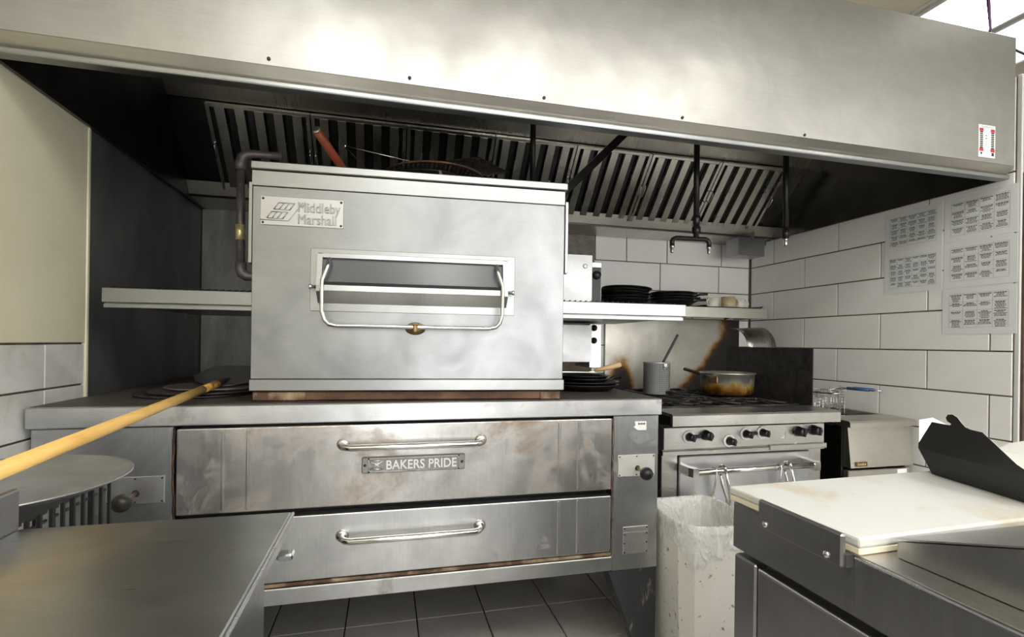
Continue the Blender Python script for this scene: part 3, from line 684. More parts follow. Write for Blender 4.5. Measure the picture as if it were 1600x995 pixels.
part('bail_handle', MB().tube(path, .0068, 10), 'chrome', wn, True)
lxc = mmp(649, 510, ya)[0]
lt = part('latch', MB().lathe([(0, 0), (.034, 0), (.030, .006), (.012, .010), (0, .010)], (mmp(649, 514)[0], -.003, zh - .004), (0, -1, 0), 20), 'bronze', wn, True)
for v in lt.data.vertices: v.co.z = (zh - .004) + (v.co.z - (zh - .004)) * .62
part('latch_hook', MB().box(lxc - .007, lxc + .007, ya - .014, -.010, zh - .018, zh + .010, .003).box(lxc - .010, lxc + .010, ya - .017, ya - .006, zh + .006, zh + .014, .002), 'bronze', wn, True)
# belt wings on both sides: frame and wire belt
def to_local(p): P = Vector(p) - MA; return P.dot(mex), P.dot(mey), P.z
BZ0, BZ1 = 1.333 - DT, 1.381 - DT
def wing(x0, x1, tip):
    fr = MB(); y0, y1 = .115, .86
    fr.box(x0, x1, y0, y0 + .012, BZ0, BZ1, .002).box(x0, x1, y1 - .012, y1, BZ0, BZ1, .002)
    xe0, xe1 = (x0, x0 + .012) if tip < 0 else (x1 - .012, x1)
    fr.box(xe0, xe1, y0 + .012, y1 - .012, BZ0, BZ1 - .004, .002)
    wg = part('conveyor_wing', fr, 'mm_trim', mo, True)
    lo0, lo1 = (x0 + .004, x1) if tip < 0 else (x0, x1 - .01)
    part('crumb_pan', MB().box(lo0, lo1, y0 + .014, y1 - .014, BZ0 - .006, BZ0 - .001).box(lo0, lo1, y0 + .004, y0 + .014, BZ0 - .017, BZ0 - .004, .001), 'mm_trim', wg, True)
    b_ = MB(); n = int((x1 - x0 - .03) / .022)
    for i in range(n):
        xx = x0 + .016 + i * .022; pts = []
        for j in range(0, 31): pts.append((xx + (.008 if j % 2 else 0), y0 + .016 + j * (y1 - y0 - .032) / 30, BZ1 + (.007 if j % 2 else .002)))
        b_.tube(pts, .0018, 4, smooth=False)
    part('wire_belt', b_, 'blackiron', wg, True, kind='stuff')
wing(to_local((-.905, 1.88, 0))[0], .0, -1); wing(MW, to_local((1.165, 1.86, 0))[0], 1)
# control cabinet on the right side, behind the belt
cx0, cx1 = MW, to_local((.978, 2.34, 0))[0]; cy = .62
cz = lambda zz: zz - DT
cb = part('control_cabinet', MB().box(cx0, cx1, cy, .88, cz(1.13), cz(1.31)).box(cx0, cx1, cy, .88, cz(1.40), cz(1.655), .002), 'fridge', mo, True)
part('vent_hole', MB().lathe([(0, 0), (.011, 0), (.011, .003), (.007, .003), (0, .001)], (cx1 - .038, cy, cz(1.598)), (0, -1, 0), 14), 'mm_trim', cb, True)
cf = part('control_face', MB().box(cx1, cx1 + .062, cy + .03, .88, cz(1.10), cz(1.318), .002).box(cx1, cx1 + .058, cy + .03, .88, cz(1.40), cz(1.625), .002), 'range', mo, True)
part('dark_panel', MB().box(cx1 + .004, cx1 + .054, cy + .026, cy + .03, cz(1.41), cz(1.600)), 'blackplastic', cf, True)
part('dial', MB().lathe([(0, 0), (.022, 0), (.018, .02), (0, .02)], (cx1 + .03, cy + .026, cz(1.560)), (0, -1, 0), 16), 'blackplastic', cf, True)
for zz in (1.298, 1.235): part('knob', MB().lathe([(0, 0), (.016, 0), (.016, .006), (.009, .008), (.009, .022), (0, .024)], (cx1 + .022, cy + .03, cz(zz)), (0, -1, 0), 14), 'blackplastic', cf, True)

# ================================================================== GAS PIPE left of the upper oven
t = thing('gas_pipe', 'grey iron gas pipe with brass tag left of the upper oven', 'pipe', (-.545, 2.1, 1.45))
el = [(-.40, 2.1, 1.925), (-.50, 2.1, 1.925), (-.525, 2.1, 1.922), (-.541, 2.1, 1.908), (-.547, 2.1, 1.885), (-.547, 2.1, 1.86)]
part('pipe', MB().tube([(-.547, 2.1, 1.88), (-.541, 2.1, 1.49)], .0145, 14), 'pipe', t)
part('elbow', MB().tube(el, [.0145, .0145, .019, .020, .020, .020], 14), 'pipe', t)
part('elbow', MB().tube([(-.541, 2.1, 1.51), (-.541, 2.1, 1.485), (-.536, 2.1, 1.468), (-.520, 2.1, 1.458), (-.50, 2.1, 1.457), (-.425, 2.1, 1.457)], [.020, .020, .020, .019, .0145, .0145], 14), 'pipe', t)
tg = part('brass_tag', MB().tube([(-.5455, 2.1, 1.652), (-.5443, 2.1, 1.594)], .0165, 14), 'brass', t, label='pale brass coloured tag band')

# ================================================================== RANGE
rg = thing('gas_range', 'six burner stainless gas range with black knobs and towel bar handle', 'range', (1.545, 2.4, 0))
RX0, RX1 = 1.128, 1.965
part('body', MB().box(RX0 + .01, RX1 - .004, 1.935, 2.90, .15, .885, .003), 'range_dark', rg)
part('front_rail', MB().prism([(1.815, .888), (1.815, .930), (1.822, .937), (1.985, .940), (1.985, .928), (1.83, .925), (1.83, .888)], 'x', RX0, RX1), 'range', rg)
part('rail_end', MB().prism([(1.832, .890), (1.832, .923), (1.985, .926), (1.93, .880)], 'x', RX0 + .001, RX0 + .006), 'range_dark', rg)
part('cooktop', MB().box(RX0 + .004, RX1 - .002, 1.986, 2.90, .886, .914, .002), 'blackiron', rg)
cpn = part('control_panel', MB().box(RX0 + .012, RX1, 1.900, 1.934, .776, .868, .002), 'range', rg)  # ends below the rail; the dark gap stands in for its shadow
part('panel_lip', MB().prism([(1.893, .752), (1.893, .768), (1.902, .775), (1.933, .775), (1.933, .752)], 'x', RX0 + .004, RX1 - .006), 'range', rg)
ln = part('lip_tab', MB().box(1.66, RX1 + .002, 1.886, 1.893, .757, .780, .002), 'range', rg)
def knob(u, v, white, r=.021):
    p = onY(u, v, 1.89); c = (p.x, 1.900, p.z)
    kb = part('knob', MB().lathe([(0, 0), (r * .9, 0), (r * .86, .012), (r * .78, .016), (r * .74, .036), (r * .60, .040), (0, .041)], c, (0, -1, 0), 20), 'blackplastic', cpn)
    part('pointer', MB().box(p.x - .005, p.x + .005, 1.853, 1.863, p.z - r * .72, p.z + r * .72, .002), 'blackplastic', kb)
    if white: part('dial_ring', MB().lathe([(r * .92, 0), (r * 1.42, 0), (r * 1.42, .003), (r * 1.34, .006), (r * .92, .006)], c, (0, -1, 0), 24, True), 'white', kb)
for u, v, wh, r in ((1078, 683, 1, .020), (1104, 680, 0, .025), (1141, 689, 1, .020), (1167, 678, 1, .020), (1193, 676, 1, .020), (1249, 674, 0, .026), (1273, 672, 0, .026)): knob(u, v, wh, r)
for u0, u1, vv in ((1080, 1102, 682), (1168, 1190, 677), (1250, 1272, 673)):
    p, q = onY(u0, vv, 1.89), onY(u1, vv, 1.89); part('linkage', MB().box(p.x + .02, q.x - .02, 1.885, 1.900, p.z - .008, p.z + .006, .003), 'blackplastic', cpn)
for (u, v), (u2, v2) in (((1218, 684), (1228, 675)), ((1240, 693), (1246, 689)), ((1185, 699), (1200, 697))):
    p, q = onY(u, v, 1.9), onY(u2, v2, 1.9); part('paint_chip', MB().prism([(p.x, p.z), ((p.x + q.x) / 2, p.z + .004), (q.x, q.z), (q.x - .006, q.z - .006), ((p.x + q.x) / 2 + .004, p.z - .002)], 'y', 1.8985, 1.9005), 'white', cpn)
part('left_stile', MB().box(RX0 + .01, 1.213, 1.912, 1.934, .18, .750, .002), 'range', rg)
part('right_stile', MB().box(1.888, RX1 - .006, 1.912, 1.934, .18, .750, .002), 'range', rg)
od = part('oven_door', MB().box(1.217, 1.884, 1.902, 1.934, .20, .744, .004), 'range_door', rg)
hz = .695
part('handle_bar', MB().tube([(1.245, 1.83, hz - .003), (1.835, 1.83, hz + .003)], .0125, 14), 'chrome', od)
for x, sg in ((1.228, 1), (1.852, -1)):
    part('handle_bracket', MB().prism([(x - .014, 1.902), (x - .012, 1.835), (x - .004, 1.812), (x + .022, 1.812), (x + .024, 1.848), (x + .010, 1.856), (x + .012, 1.902)] if sg > 0 else [(x - .012, 1.902), (x - .010, 1.856), (x - .024, 1.848), (x - .022, 1.812), (x + .006, 1.812), (x + .014, 1.835), (x + .016, 1.902)], 'z', hz - .018, hz + .018), 'chrome', od)
part('kick_plate', MB().box(RX0 + .012, RX1 - .006, 1.93, 1.936, .10, .176), 'range', rg)
for x in (RX0 + .06, RX1 - .06):
    for y in (1.98, 2.85): part('leg', MB().lathe([(0, 0), (.022, 0), (.022, .02), (.016, .03), (.024, .15), (0, .15)], (x, y, 0), (0, 0, 1), 14), 'range', rg)
# grates and burners: three across, two deep
GW = (RX1 - RX0 - .05) / 3
for i in range(3):
    for j in range(2):
        cx = RX0 + .025 + GW * (i + .5); cy_ = 2.215 + .42 * j; a_ = GW / 2 - .006; b_ = .195
        g = MB(); zg = .938
        g.tube([(cx - a_, cy_ - b_, zg), (cx + a_, cy_ - b_, zg), (cx + a_, cy_ + b_, zg), (cx - a_, cy_ + b_, zg)], .007, 6, True)
        g.tube([(cx + .075 * math.cos(k * math.pi / 8), cy_ + .075 * math.sin(k * math.pi / 8), zg + .003) for k in range(16)], .0065, 6, True)
        for k in range(8):
            an = k * math.pi / 4; c_, s_ = math.cos(an), math.sin(an)
            L = min(a_ / abs(c_) if abs(c_) > .01 else 9, b_ / abs(s_) if abs(s_) > .01 else 9)
            g.tube([(cx + L * c_, cy_ + L * s_, zg), (cx + .04 * c_, cy_ + .04 * s_, zg + .008)], .006, 6)
        for dx in (-a_, a_):
            for dy in (-b_, b_): g.tube([(cx + dx, cy_ + dy, zg), (cx + dx, cy_ + dy, .913)], .006, 6)
        gr = part('grate', g, 'blackiron', rg)
        part('burner', MB().lathe([(0, 0), (.045, 0), (.045, .010), (.032, .014), (.030, .020), (0, .020)], (cx, cy_, .914), (0, 0, 1), 18), 'blackiron', rg)
# splash sheets
solo('splash_panel', MB().box(1.40, 2.43, YB - .026, YB - .013, .85, 1.398, .002), 'burnt', 'scorched stainless splash panel on the wall behind the range', 'splash panel')
sg_ = thing('side_guard', 'black steel side guard between the range and the fryer', 'splash guard', (1.985, 2.3, .60))
part('plate', MB().box(1.981, 1.986, 1.985, 2.62, .60, 1.213, .002), 'blackiron', sg_)
grid = []
for i in range(9):
    a_ = math.radians(180 - 95 * i / 8); grid.append([(x, 2.44 + .14 * (1 + math.cos(a_)), 1.195 + .125 * math.sin(a_) * (1 + .02 * k)) for k, x in enumerate((1.988, 2.03, 2.08, 2.13, 2.18))])
part('curled_sheet', MB().sheet(grid, (.0, .002, .002)), 'hood_in', sg_, label='curled dull metal sheet')

# ---- shelf above the range
SZ = 1.458
sh = thing('wall_shelf', 'stainless wall shelf above the range with pans and mugs', 'shelf', (1.78, 2.92, 1.40))
part('shelf_top', MB().box(1.20, 2.372, 2.75, YB - .030, SZ - .012, SZ, .001), 'fryer', sh)
part('front_lip', MB().box(1.20, 2.372, 2.744, 2.7495, 1.394, SZ, .001), 'fryer', sh)
part('end_lip', MB().box(2.3725, 2.376, 2.745, YB - .030, 1.398, SZ, .001), 'fryer', sh)
for x in (1.27, 2.30): part('bracket', MB().prism([(2.80, SZ - .0125), (3.069, SZ - .0125), (3.069, 1.40 - .0)], 'x', x, x + .005), 'range_dark', sh)
# black deep-dish pans and skillets
def pan(name, c, r, h, label, grp, tilt=0.0, handle=None, cat='pan'):
    t = thing(name, label, cat, c, 0, grp); t.rotation_euler = (0, tilt, 0)
    part('dish', MB().lathe([(0, 0), (r * .80, 0), (r, h), (r + .007, h + .002), (r + .006, h + .005), (r - .003, h + .003), (r * .79, .004), (0, .004)], (0, 0, 0), (0, 0, 1), 36), 'blackpan', t, True)
    if handle is not None:
        a_ = handle; c_, s_ = math.cos(a_), math.sin(a_)
        part('handle', MB().tube([(r * .95 * c_, r * .95 * s_, h * .8), ((r + .035) * c_, (r + .035) * s_, h + .011), ((r + .085) * c_, (r + .085) * s_, h + .014)], [.007, .008, .009], 8), 'blackpan', t, True)
    return t
ords = ['lowest', 'second', 'third', 'fourth', 'topmost']
for k in range(5): pan('deep_dish_pan', (1.455 + .004 * k * (-1) ** k, 2.915, SZ + .001 + .0165 * k + (.007 if k > 1 else 0)), .148, .038, 'black deep dish pan, %s of the left stack on the shelf' % (ords[k] if k in (0, 4) else ords[k] + ' from below'), 'black pans stacked on the shelf', .045 if k > 1 else 0)
so = ['lowest', 'second', 'third', 'topmost']
for k in range(4): pan('skillet', (1.785, 2.905, SZ + .001 + .017 * k), .135, .040, 'black skillet, %s of the right stack beside the mugs' % (so[k] if k in (0, 3) else so[k] + ' from below'), 'black skillets stacked on the shelf', 0, math.radians((-14, 5, -25, 12)[k]))
solo('baking_tray', MB().prism([(1.945, SZ + .001), (1.945, SZ + .006), (1.936, SZ + .016), (1.940, SZ + .016), (1.949, SZ + .007), (2.345, SZ + .007), (2.358, SZ + .018), (2.362, SZ + .016), (2.348, SZ + .001)], 'y', 2.765, 3.02), 'blackpan', 'shallow black baking tray under the mugs on the shelf', 'tray')
def mug(c, r, h, m, label, ha):
    t = thing('mug', label, 'mug', c, 0, 'mugs on the shelf tray')
    part('cup', MB().lathe([(0, 0), (r * .92, 0), (r, .006), (r, h), (r - .004, h), (r - .004, .006), (0, .006)], (0, 0, 0), (0, 0, 1), 28), m, t, True)
    ca, sa = math.cos(ha), math.sin(ha); pts = []
    for i in range(9):
        a_ = math.radians(-80 + 160 * i / 8); q_ = r - .004 + .026 * math.cos(a_); pts.append((q_ * ca, q_ * sa, h * .5 + .024 * math.sin(a_)))
    part('handle', MB().tube(pts, .0045, 8), m, t, True)
mug((2.055, 2.86, SZ + .0075), .038, .062, 'mug', 'white mug on the shelf tray, left of the tan mug', math.radians(200))
mug((2.158, 2.84, SZ + .0075), .044, .070, 'mug_tan', 'tan stoneware mug in the middle of the shelf tray', math.radians(-10))
mug((2.262, 2.87, SZ + .0075), .038, .064, 'mug', 'white mug on the shelf tray, right of the tan mug', math.radians(-20))

# ---- pots on the range
GZ = .9525
t = thing('strainer_pot', 'tall perforated steel pasta strainer on the back left burner', 'strainer', (1.432, 2.47, GZ))
part('body', MB().lathe([(0, 0), (.066, 0), (.070, .004), (.071, .165), (.075, .168), (.075, .172), (.068, .172), (.067, .006), (0, .006)], (0, 0, 0), (0, 0, 1), 36), 'steel_pot', t, True)
ho = MB()
for i in range(8):
    for j in range(13):
        a_ = math.radians(-105 + 9 * i); z_ = .018 + .0105 * j; p = Vector((math.cos(a_), math.sin(a_), 0))
        ho.lathe([(0, 0), (.0022, 0), (0, .0006)], p * .0708 + Vector((0, 0, z_)), p, 6)
part('perforation', ho, 'ink', t, True, kind='stuff')
part('hook', MB().box(-.004, .018, -.078, -.070, .135, .168, .002), 'chrome', t, True)
part('handle_stub', MB().tube([(.02, -.07, .012), (.035, -.10, .018), (.05, -.11, .020)], .008, 8), 'blackiron', t, True)
t = thing('ladle', 'black handled ladle standing in the perforated strainer', 'ladle', (1.44, 2.47, GZ + .012))
part('handle', MB().obox((.055, 0, .20), (.016, .006, .26), Matrix.Rotation(math.radians(30), 3, 'Y'), .003), 'blackplastic', t, True)
part('stem', MB().tube([(-.008, 0, .09), (-.02, 0, .02)], .004, 8), 'chrome', t, True)
part('bowl', MB().lathe([(0, 0), (.02, .004), (.03, .018), (.028, .018), (.018, .006), (0, .003)], (-.025, 0, 0), (0, 0, 1), 20), 'chrome', t, True)
t = thing('saucepan', 'wide aluminium saucepan with burnt orange bottom on the right burner', 'saucepan', (1.822, 2.40, GZ))
part('pot', MB().lathe([(0, 0), (.120, 0), (.132, .008), (.140, .112), (.146, .115), (.146, .120), (.136, .120), (.128, .012), (0, .008)], (0, 0, 0), (0, 0, 1), 44), 'pot', t, True)
part('handle_mount', MB().obox((-.128, -.055, .085), (.008, .055, .035), Matrix.Rotation(math.radians(24), 3, 'Z'), .003), 'bronze', t, True)
part('handle_shank', MB().obox((-.185, -.075, .108), (.13, .018, .006), Matrix.Rotation(math.radians(18), 3, 'Z') @ Matrix.Rotation(math.radians(13), 3, 'Y'), .002), 'chrome', t, True)
part('handle_grip', MB().obox((-.292, -.110, .132), (.12, .024, .014), Matrix.Rotation(math.radians(18), 3, 'Z') @ Matrix.Rotation(math.radians(13), 3, 'Y'), .005), 'blackplastic', t, True)

# ---- utensils hanging on the range handle
def hook_tool(name, x, L, label, kind, lean):
    t = thing(name, label, 'utensil', (x, 1.83, hz - L), 0, 'utensils hanging on the range handle')
    top = L + .0135
    if kind == 'tongs':
        for s_ in (-1, 1):
            part('arm', MB().tube([(0, .0 + s_ * .021, L + .004), (lean * .4, s_ * .021 - .004, L * .6), (lean, s_ * .012 - .004, .03), (lean, s_ * .008, 0)], [.005, .007, .006, .009], 8), 'chrome', t, True)
        part('hinge', MB().tube([(0, -.021, L + .004), (0, -.015, top + .004), (0, 0, top + .008), (0, .015, top + .004), (0, .021, L + .004)], .006, 8), 'chrome', t, True)
    else:
        part('stem', MB().tube([(0, .0165, L - .02), (0, .0165, L + .006), (0, .004, L + .018), (0, -.012, L + .014), (0, -.016, L), (lean * .5, -.014, L * .5), (lean, -.012, .04)], [.003] * 5 + [.004, .005], 8), 'chrome', t, True)
        part('head', MB().obox((lean, -.012, .018), (.035, .006, .06), Matrix.Identity(3), .004), 'wood_pale', t, True)
hook_tool('tongs', 1.375, .155, 'steel tongs hanging near the left end of the range handle', 'tongs', .03)
hook_tool('serving_spoon', 1.335, .15, 'pale headed spoon hanging left of the steel tongs', 'spoon', -.02)
hook_tool('tongs', 1.70, .17, 'steel tongs hanging near the right end of the range handle', 'tongs', .035)
hook_tool('serving_spoon', 1.655, .145, 'pale headed spoon hanging between the two pairs of tongs', 'spoon', -.02)

# ================================================================== FRYER
fy = thing('deep_fryer', 'stainless deep fryer in the corner right of the range', 'fryer', (2.29, 2.25, 0))
QX0, QX1 = 2.095, 2.485
part('body', MB().box(QX0, QX0 + .010, 1.93, 2.62, .10, .845).box(QX1 - .010, QX1, 1.93, 2.62, .10, .845).box(QX0 + .010, QX1 - .010, 2.61, 2.62, .10, .845), 'range_dark', fy)  # dark colour stands in for the unlit gap beside the range
part('tank', MB().box(QX0 + .012, QX1 - .012, 2.02, 2.60, .52, .53).box(QX0 + .012, QX1 - .012, 2.012, 2.02, .52, .842), 'blackiron', fy)
part('top_rim', MB().prism([(1.880, .846), (1.880, .866), (1.888, .875), (2.03, .880), (2.03, .868), (1.93, .846)], 'x', QX0 - .004, QX1 + .004).box(QX0 - .004, QX0 + .02, 2.03, 2.62, .848, .880, .002).box(QX1 - .02, QX1 + .004, 2.03, 2.62, .848, .880, .002), 'fryer', fy)
fpn = part('front_panel', MB().hexa([(QX0 + .012, 1.888, .655), (QX1 - .004, 1.888, .655), (QX1 - .004, 1.93, .655), (QX0 + .012, 1.93, .655), (QX0 + .012, 1.908, .845), (QX1 - .004, 1.908, .845), (QX1 - .004, 1.93, .845), (QX0 + .012, 1.93, .845)]), 'fryer', fy)
p, q = onY(1337, 729, 1.888), onY(1354, 721, 1.888)
bd = part('badge', MB().box(p.x, q.x, 1.882, 1.8895, p.z, q.z, .001), 'bronze', fpn)
bl = MB(); bw = (q.x - p.x - .012) / 5
for i in range(5): bl.box(p.x + .006 + bw * i, p.x + .006 + bw * (i + .55), 1.8812, 1.8822, p.z + .006, q.z - .006)
part('badge_relief', bl, 'brass', bd, kind='stuff')
part('door', MB().box(QX0 + .012, QX1 - .008, 1.900, 1.93, .12, .640, .003), 'fryer', fy)
part('paper_tag', MB().box(2.398, 2.455, 1.8985, 1.8997, .575, .636), 'white', fy)
for x in (QX0 + .04, QX1 - .04):
    for y in (1.98, 2.57): part('leg', MB().lathe([(0, 0), (.02, 0), (.02, .10), (0, .10)], (x, y, 0), (0, 0, 1), 12), 'range', fy)
def basket(x0, label, gm, dz, hb):
    W_, L_, Hh = .145, .27, .13; y0 = 2.24; z0 = .845 + dz
    t = thing('fryer_basket', label, 'fryer basket', (x0 + W_ / 2, y0 + L_ / 2, z0), 0, 'wire baskets hung over the fryer')
    w_ = MB(); r = .0014
    for i in range(9):
        zz = z0 + Hh * i / 8; w_.tube([(x0, y0, zz), (x0 + W_, y0, zz), (x0 + W_, y0 + L_, zz), (x0, y0 + L_, zz)], r if i < 8 else .003, 4, True)
    for i in range(9):
        xx = x0 + W_ * i / 8; w_.tube([(xx, y0, z0 + Hh), (xx, y0, z0), (xx, y0 + L_, z0), (xx, y0 + L_, z0 + Hh)], r, 4)
    for i in range(13):
        yy = y0 + L_ * i / 12; w_.tube([(x0, yy, z0 + Hh), (x0, yy, z0), (x0 + W_, yy, z0), (x0 + W_, yy, z0 + Hh)], r, 4)
    part('wire_mesh', w_, 'chrome', t, kind='stuff')
    xm = x0 + W_ / 2; zt2 = z0 + Hh
    part('hook_plate', MB().box(xm - .045, xm - .030, y0 - .006, y0 - .003, z0 + .01, zt2 + .035, .001).box(xm + .030, xm + .045, y0 - .006, y0 - .003, z0 + .01, zt2 + .035, .001), 'range', t)
    h = part('handle', MB().tube([(xm - .035, y0 - .004, zt2 + .01), (xm - .022, y0 - .07, zt2 + .028), (xm - .016, y0 - .26 + hb, zt2 + .030), (xm, y0 - .30 + hb, zt2 + .032), (xm + .016, y0 - .26 + hb, zt2 + .030), (xm + .022, y0 - .07, zt2 + .028), (xm + .035, y0 - .004, zt2 + .01)], .004, 8), 'chrome', t)
    if gm: part('grip', MB().tube([(xm - .020, y0 - .10, zt2 + .029), (xm - .016, y0 - .24 + hb, zt2 + .030)], .008, 8).tube([(xm + .020, y0 - .10, zt2 + .029), (xm + .016, y0 - .24 + hb, zt2 + .030)], .008, 8), gm, h)
basket(2.125, 'wire fryer basket next to the black side guard', None, -.02, .10)
basket(2.305, 'wire fryer basket with blue grip nearest the right wall', 'blue', .0, .02)

# ================================================================== MENU SHEETS on the right wall
def sheet(y0, y1, z0, z1, cols, label, seed, bold=True):
    random.seed(seed)
    t = thing('menu_sheet', label, 'paper sheet', (XR, (y0 + y1) / 2, z0), 0, 'laminated sheets taped to the tiled wall')
    x = XR - .0008
    part('paper', MB().box(x - .0012, x, y0, y1, z0, z1), 'paper', t)
    W_, Hh = y1 - y0, z1 - z0; ink = MB(); rule = MB()
    m0, m1 = y1 - W_ * .10, y0 + W_ * .10; cw = (m0 - m1) / cols
    xs = x - .0016; rows_ = 4 if cols == 4 else 5; rh = Hh * .74 / rows_; zt2 = z1 - Hh * .12
    for c in range(cols + 1): rule.box(xs, x - .0011, m0 - cw * c - .0004, m0 - cw * c + .0004, zt2 - rh * rows_, zt2)
    for r in range(rows_ + 1): rule.box(xs, x - .0011, m1, m0, zt2 - rh * r - .0004, zt2 - rh * r + .0004)
    for c in range(cols):
        for r in range(rows_):
            yc = m0 - cw * (c + .5); n = random.choice((2, 3, 4, 5, 6, 7)); zz = zt2 - rh * r - .005
            for k in range(n):
                if zz < zt2 - rh * (r + 1) + .004: break
                hl = cw * random.uniform(.22, .45) if k or r else cw * .42; th = .0036 if (k == 0 and bold) else .0028
                yy = yc + hl
                while yy > yc - hl:
                    wl_ = random.uniform(.004, .011); ink.box(xs, x - .0011, max(yy - wl_, yc - hl), yy, zz - th, zz); yy -= wl_ + .0018
                zz -= .0058
    part('printed_text', ink, 'ink', t, kind='stuff'); part('printed_table', rule, 'ink_pale', t)
sheet(1.803, 2.086, 1.707, 1.912, 5, 'laminated menu sheet, upper left, touching the hood edge', 1)
sheet(1.512, 1.796, 1.709, 1.912, 4, 'laminated menu sheet, upper right, under the hood corner', 2)
sheet(1.803, 2.086, 1.497, 1.702, 6, 'laminated menu sheet, lower left of the group of five', 3)
sheet(1.512, 1.797, 1.500, 1.704, 4, 'laminated menu sheet, middle of the right column of three', 4)
sheet(1.513, 1.800, 1.287, 1.495, 4, 'laminated menu sheet, bottom of the right column of three', 5)
random.seed(11)

# ================================================================== ON THE DECK OVEN
def screen(name, c, r, label, group, tilt=(0, 0, 0), m='blackiron', pitch=.016):
    t = thing(name, label, 'pizza screen', c, 0, group); t.rotation_euler = tilt
    part('rim', MB().tube([(r * math.cos(k * math.pi / 24), r * math.sin(k * math.pi / 24), .004) for k in range(48)], .0040, 6, True), m, t, True)
    w_ = MB(); n = int(r / pitch)
    for i in range(-n, n + 1):
        a_ = i * pitch; b_ = math.sqrt(max(r * r - a_ * a_, 0)) - .001
        w_.box(a_ - .0045, a_ + .0045, -b_, b_, .003, .0042); w_.box(-b_, b_, a_ - .0045, a_ + .0045, .0042, .0054)
    part('wire_mesh', w_, 'screen_wire', t, True, kind='stuff')
    return t
G = 'pizza screens stacked left of the upper oven'
screen('pizza_screen', (-.665, 2.045, DT + .001), .185, 'round pizza screen at the bottom of the stack on the deck oven', G)
screen('pizza_screen', (-.640, 2.050, DT + .0113), .180, 'round pizza screen in the middle of the stack on the deck oven', G)
screen('pizza_screen', (-.612, 2.075, DT + .0215), .160, 'round pizza screen on top of the stack, under the peel blade', G, (0, 0, 0), 'pipe')
# long wooden peel reaching out over the worktable
P0, P1 = Vector((-.574, 1.985, 1.0625)), Vector((-.600, .985, 1.003))
d = (P1 - P0).normalized(); P2 = P0 + d * 1.30
t = thing('pizza_peel', 'long pizza peel with yellow wooden handle and steel blade', 'pizza peel', P0)
part('handle', MB().tube([P0 + d * .16, P0 + d * .5, P2], [.0130, .0135, .0150], 16), 'wood', t)
part('scorched_end', MB().tube([P0 + d * .0, P0 + d * .05, P0 + d * .1605], [.0115, .0130, .0131], 16), 'wood_scorch', t)
part('ferrule', MB().tube([P0 - d * .10, P0 - d * .05, P0 + d * .002], [.005, .010, .0122], 12), 'pipeblack', t)
bz = P0.z - .010
ol = [(-.606, 2.02), (-.690, 2.10), (-.735, 2.22), (-.735, 2.46), (-.445, 2.46), (-.445, 2.22), (-.475, 2.10), (-.545, 2.02)]
pb = MB().prism(ol, 'z', bz - .0035, bz - .0015)
for v in pb.bm.verts: v.co.z += max(v.co.y - 2.02, 0) * .11
part('blade', pb, 'range', t)
# black pans and a wooden-handled cutter to the right of the upper oven
for k in range(4):
    pan('black_pan', (.84, 2.07, DT + .001 + .0125 * k), (.150, .150, .11, .11)[k], .022, 'black pan %s in the pile right of the upper oven' % ('lying lowest', 'second from below', 'third from below', 'lying topmost')[k], 'black pans piled right of the upper oven', 0, math.radians(20) if k == 1 else None) if k else pan('black_pan', (.84, 2.07, DT + .001), .150, .022, 'black pan on the deck oven, lowest of the pile right of the upper oven', 'black pans piled right of the upper oven')
t = thing('dough_knife', 'pizza knife with pale wooden handle on the black pans', 'knife', (.86, 2.07, DT + .078))
part('handle', MB().tube([(.03, -.01, .006), (.075, -.02, .016), (.13, -.03, .030), (.145, -.032, .034)], [.008, .011, .013, .010], 10), 'wood_pale', t, True)
part('blade', MB().obox((-.06, .012, -.001), (.19, .05, .002), Matrix.Rotation(math.radians(-12), 3, 'Z')), 'chrome', t, True)

# ================================================================== ON TOP OF THE UPPER OVEN
TZ = DT + TOPZ
G = 'gear lying on top of the upper oven'
def on_top(u, y): return onY(u, 270, y).x
t = thing('oven_brush', 'long brush with red wooden handle sticking up on the upper oven', 'brush', (-.10, 2.33, TZ), 0, G)
p = onY(494, 203, 1.93)
part('handle', MB().tube([p, (p + Vector((-.09, 2.42, TZ + .05))) / 2, (-.09, 2.42, TZ + .05)], [.0160, .0165, .0165], 14), 'redwood', t)
part('handle_tip', MB().lathe([(0, 0), (.0155, 0), (.013, .004), (0, .005)], p, p - Vector((-.09, 2.42, TZ + .05)), 14), 'alu', t)
part('brush_head', MB().box(-.16, .0, 2.40, 2.50, TZ + .001, TZ + .075, .006), 'darkwood', t)
t = thing('wire_rack', 'thin wire rack leaning beside the red brush handle', 'wire rack', (.10, 2.2, TZ), 0, G)
a1, a2, b1, b2 = onY(540, 228, 2.05), onY(541, 231, 2.15), onY(645, 253, 2.05), onY(622, 257, 2.15)
b1.z = max(b1.z, TZ + .004); b2.z = TZ + .004
part('rod', MB().tube([a1, b1], .0026, 6).tube([a1, a2], .0026, 6).tube([b1, b2], .0026, 6), 'chrome', t)
part('rod', MB().tube([a2, b2], .0026, 6), 'chrome', t)
x = on_top(690, 1.98)
pan('deep_dish_pan', (x - .05, 1.95, TZ + .001), .150, .033, 'black pan under the round screen on the upper oven top', G)
sc = screen('pizza_screen', (x - .03, 1.925, TZ + .044), .185, 'round brown pizza screen lying on the upper oven top', G, (0, 0, 0), 'rust_dark')
x0 = on_top(684, 1.80); x1 = on_top(853, 1.78)
solo('oven_tray', MB().prism([(x0, TZ + .001), (x0 - .003, TZ + .017), (x0 + .004, TZ + .018), (x0 + .010, TZ + .006), (x1 - .010, TZ + .006), (x1 - .004, TZ + .018), (x1 + .003, TZ + .017), (x1, TZ + .001)], 'y', 1.735, 1.775), 'blackiron', 'flat black iron bar tray at the right front of the upper oven top', 'tray', G)
pk = [onY(695, 258, 2.25), onY(751, 240, 2.25), onY(790, 272, 2.25)]
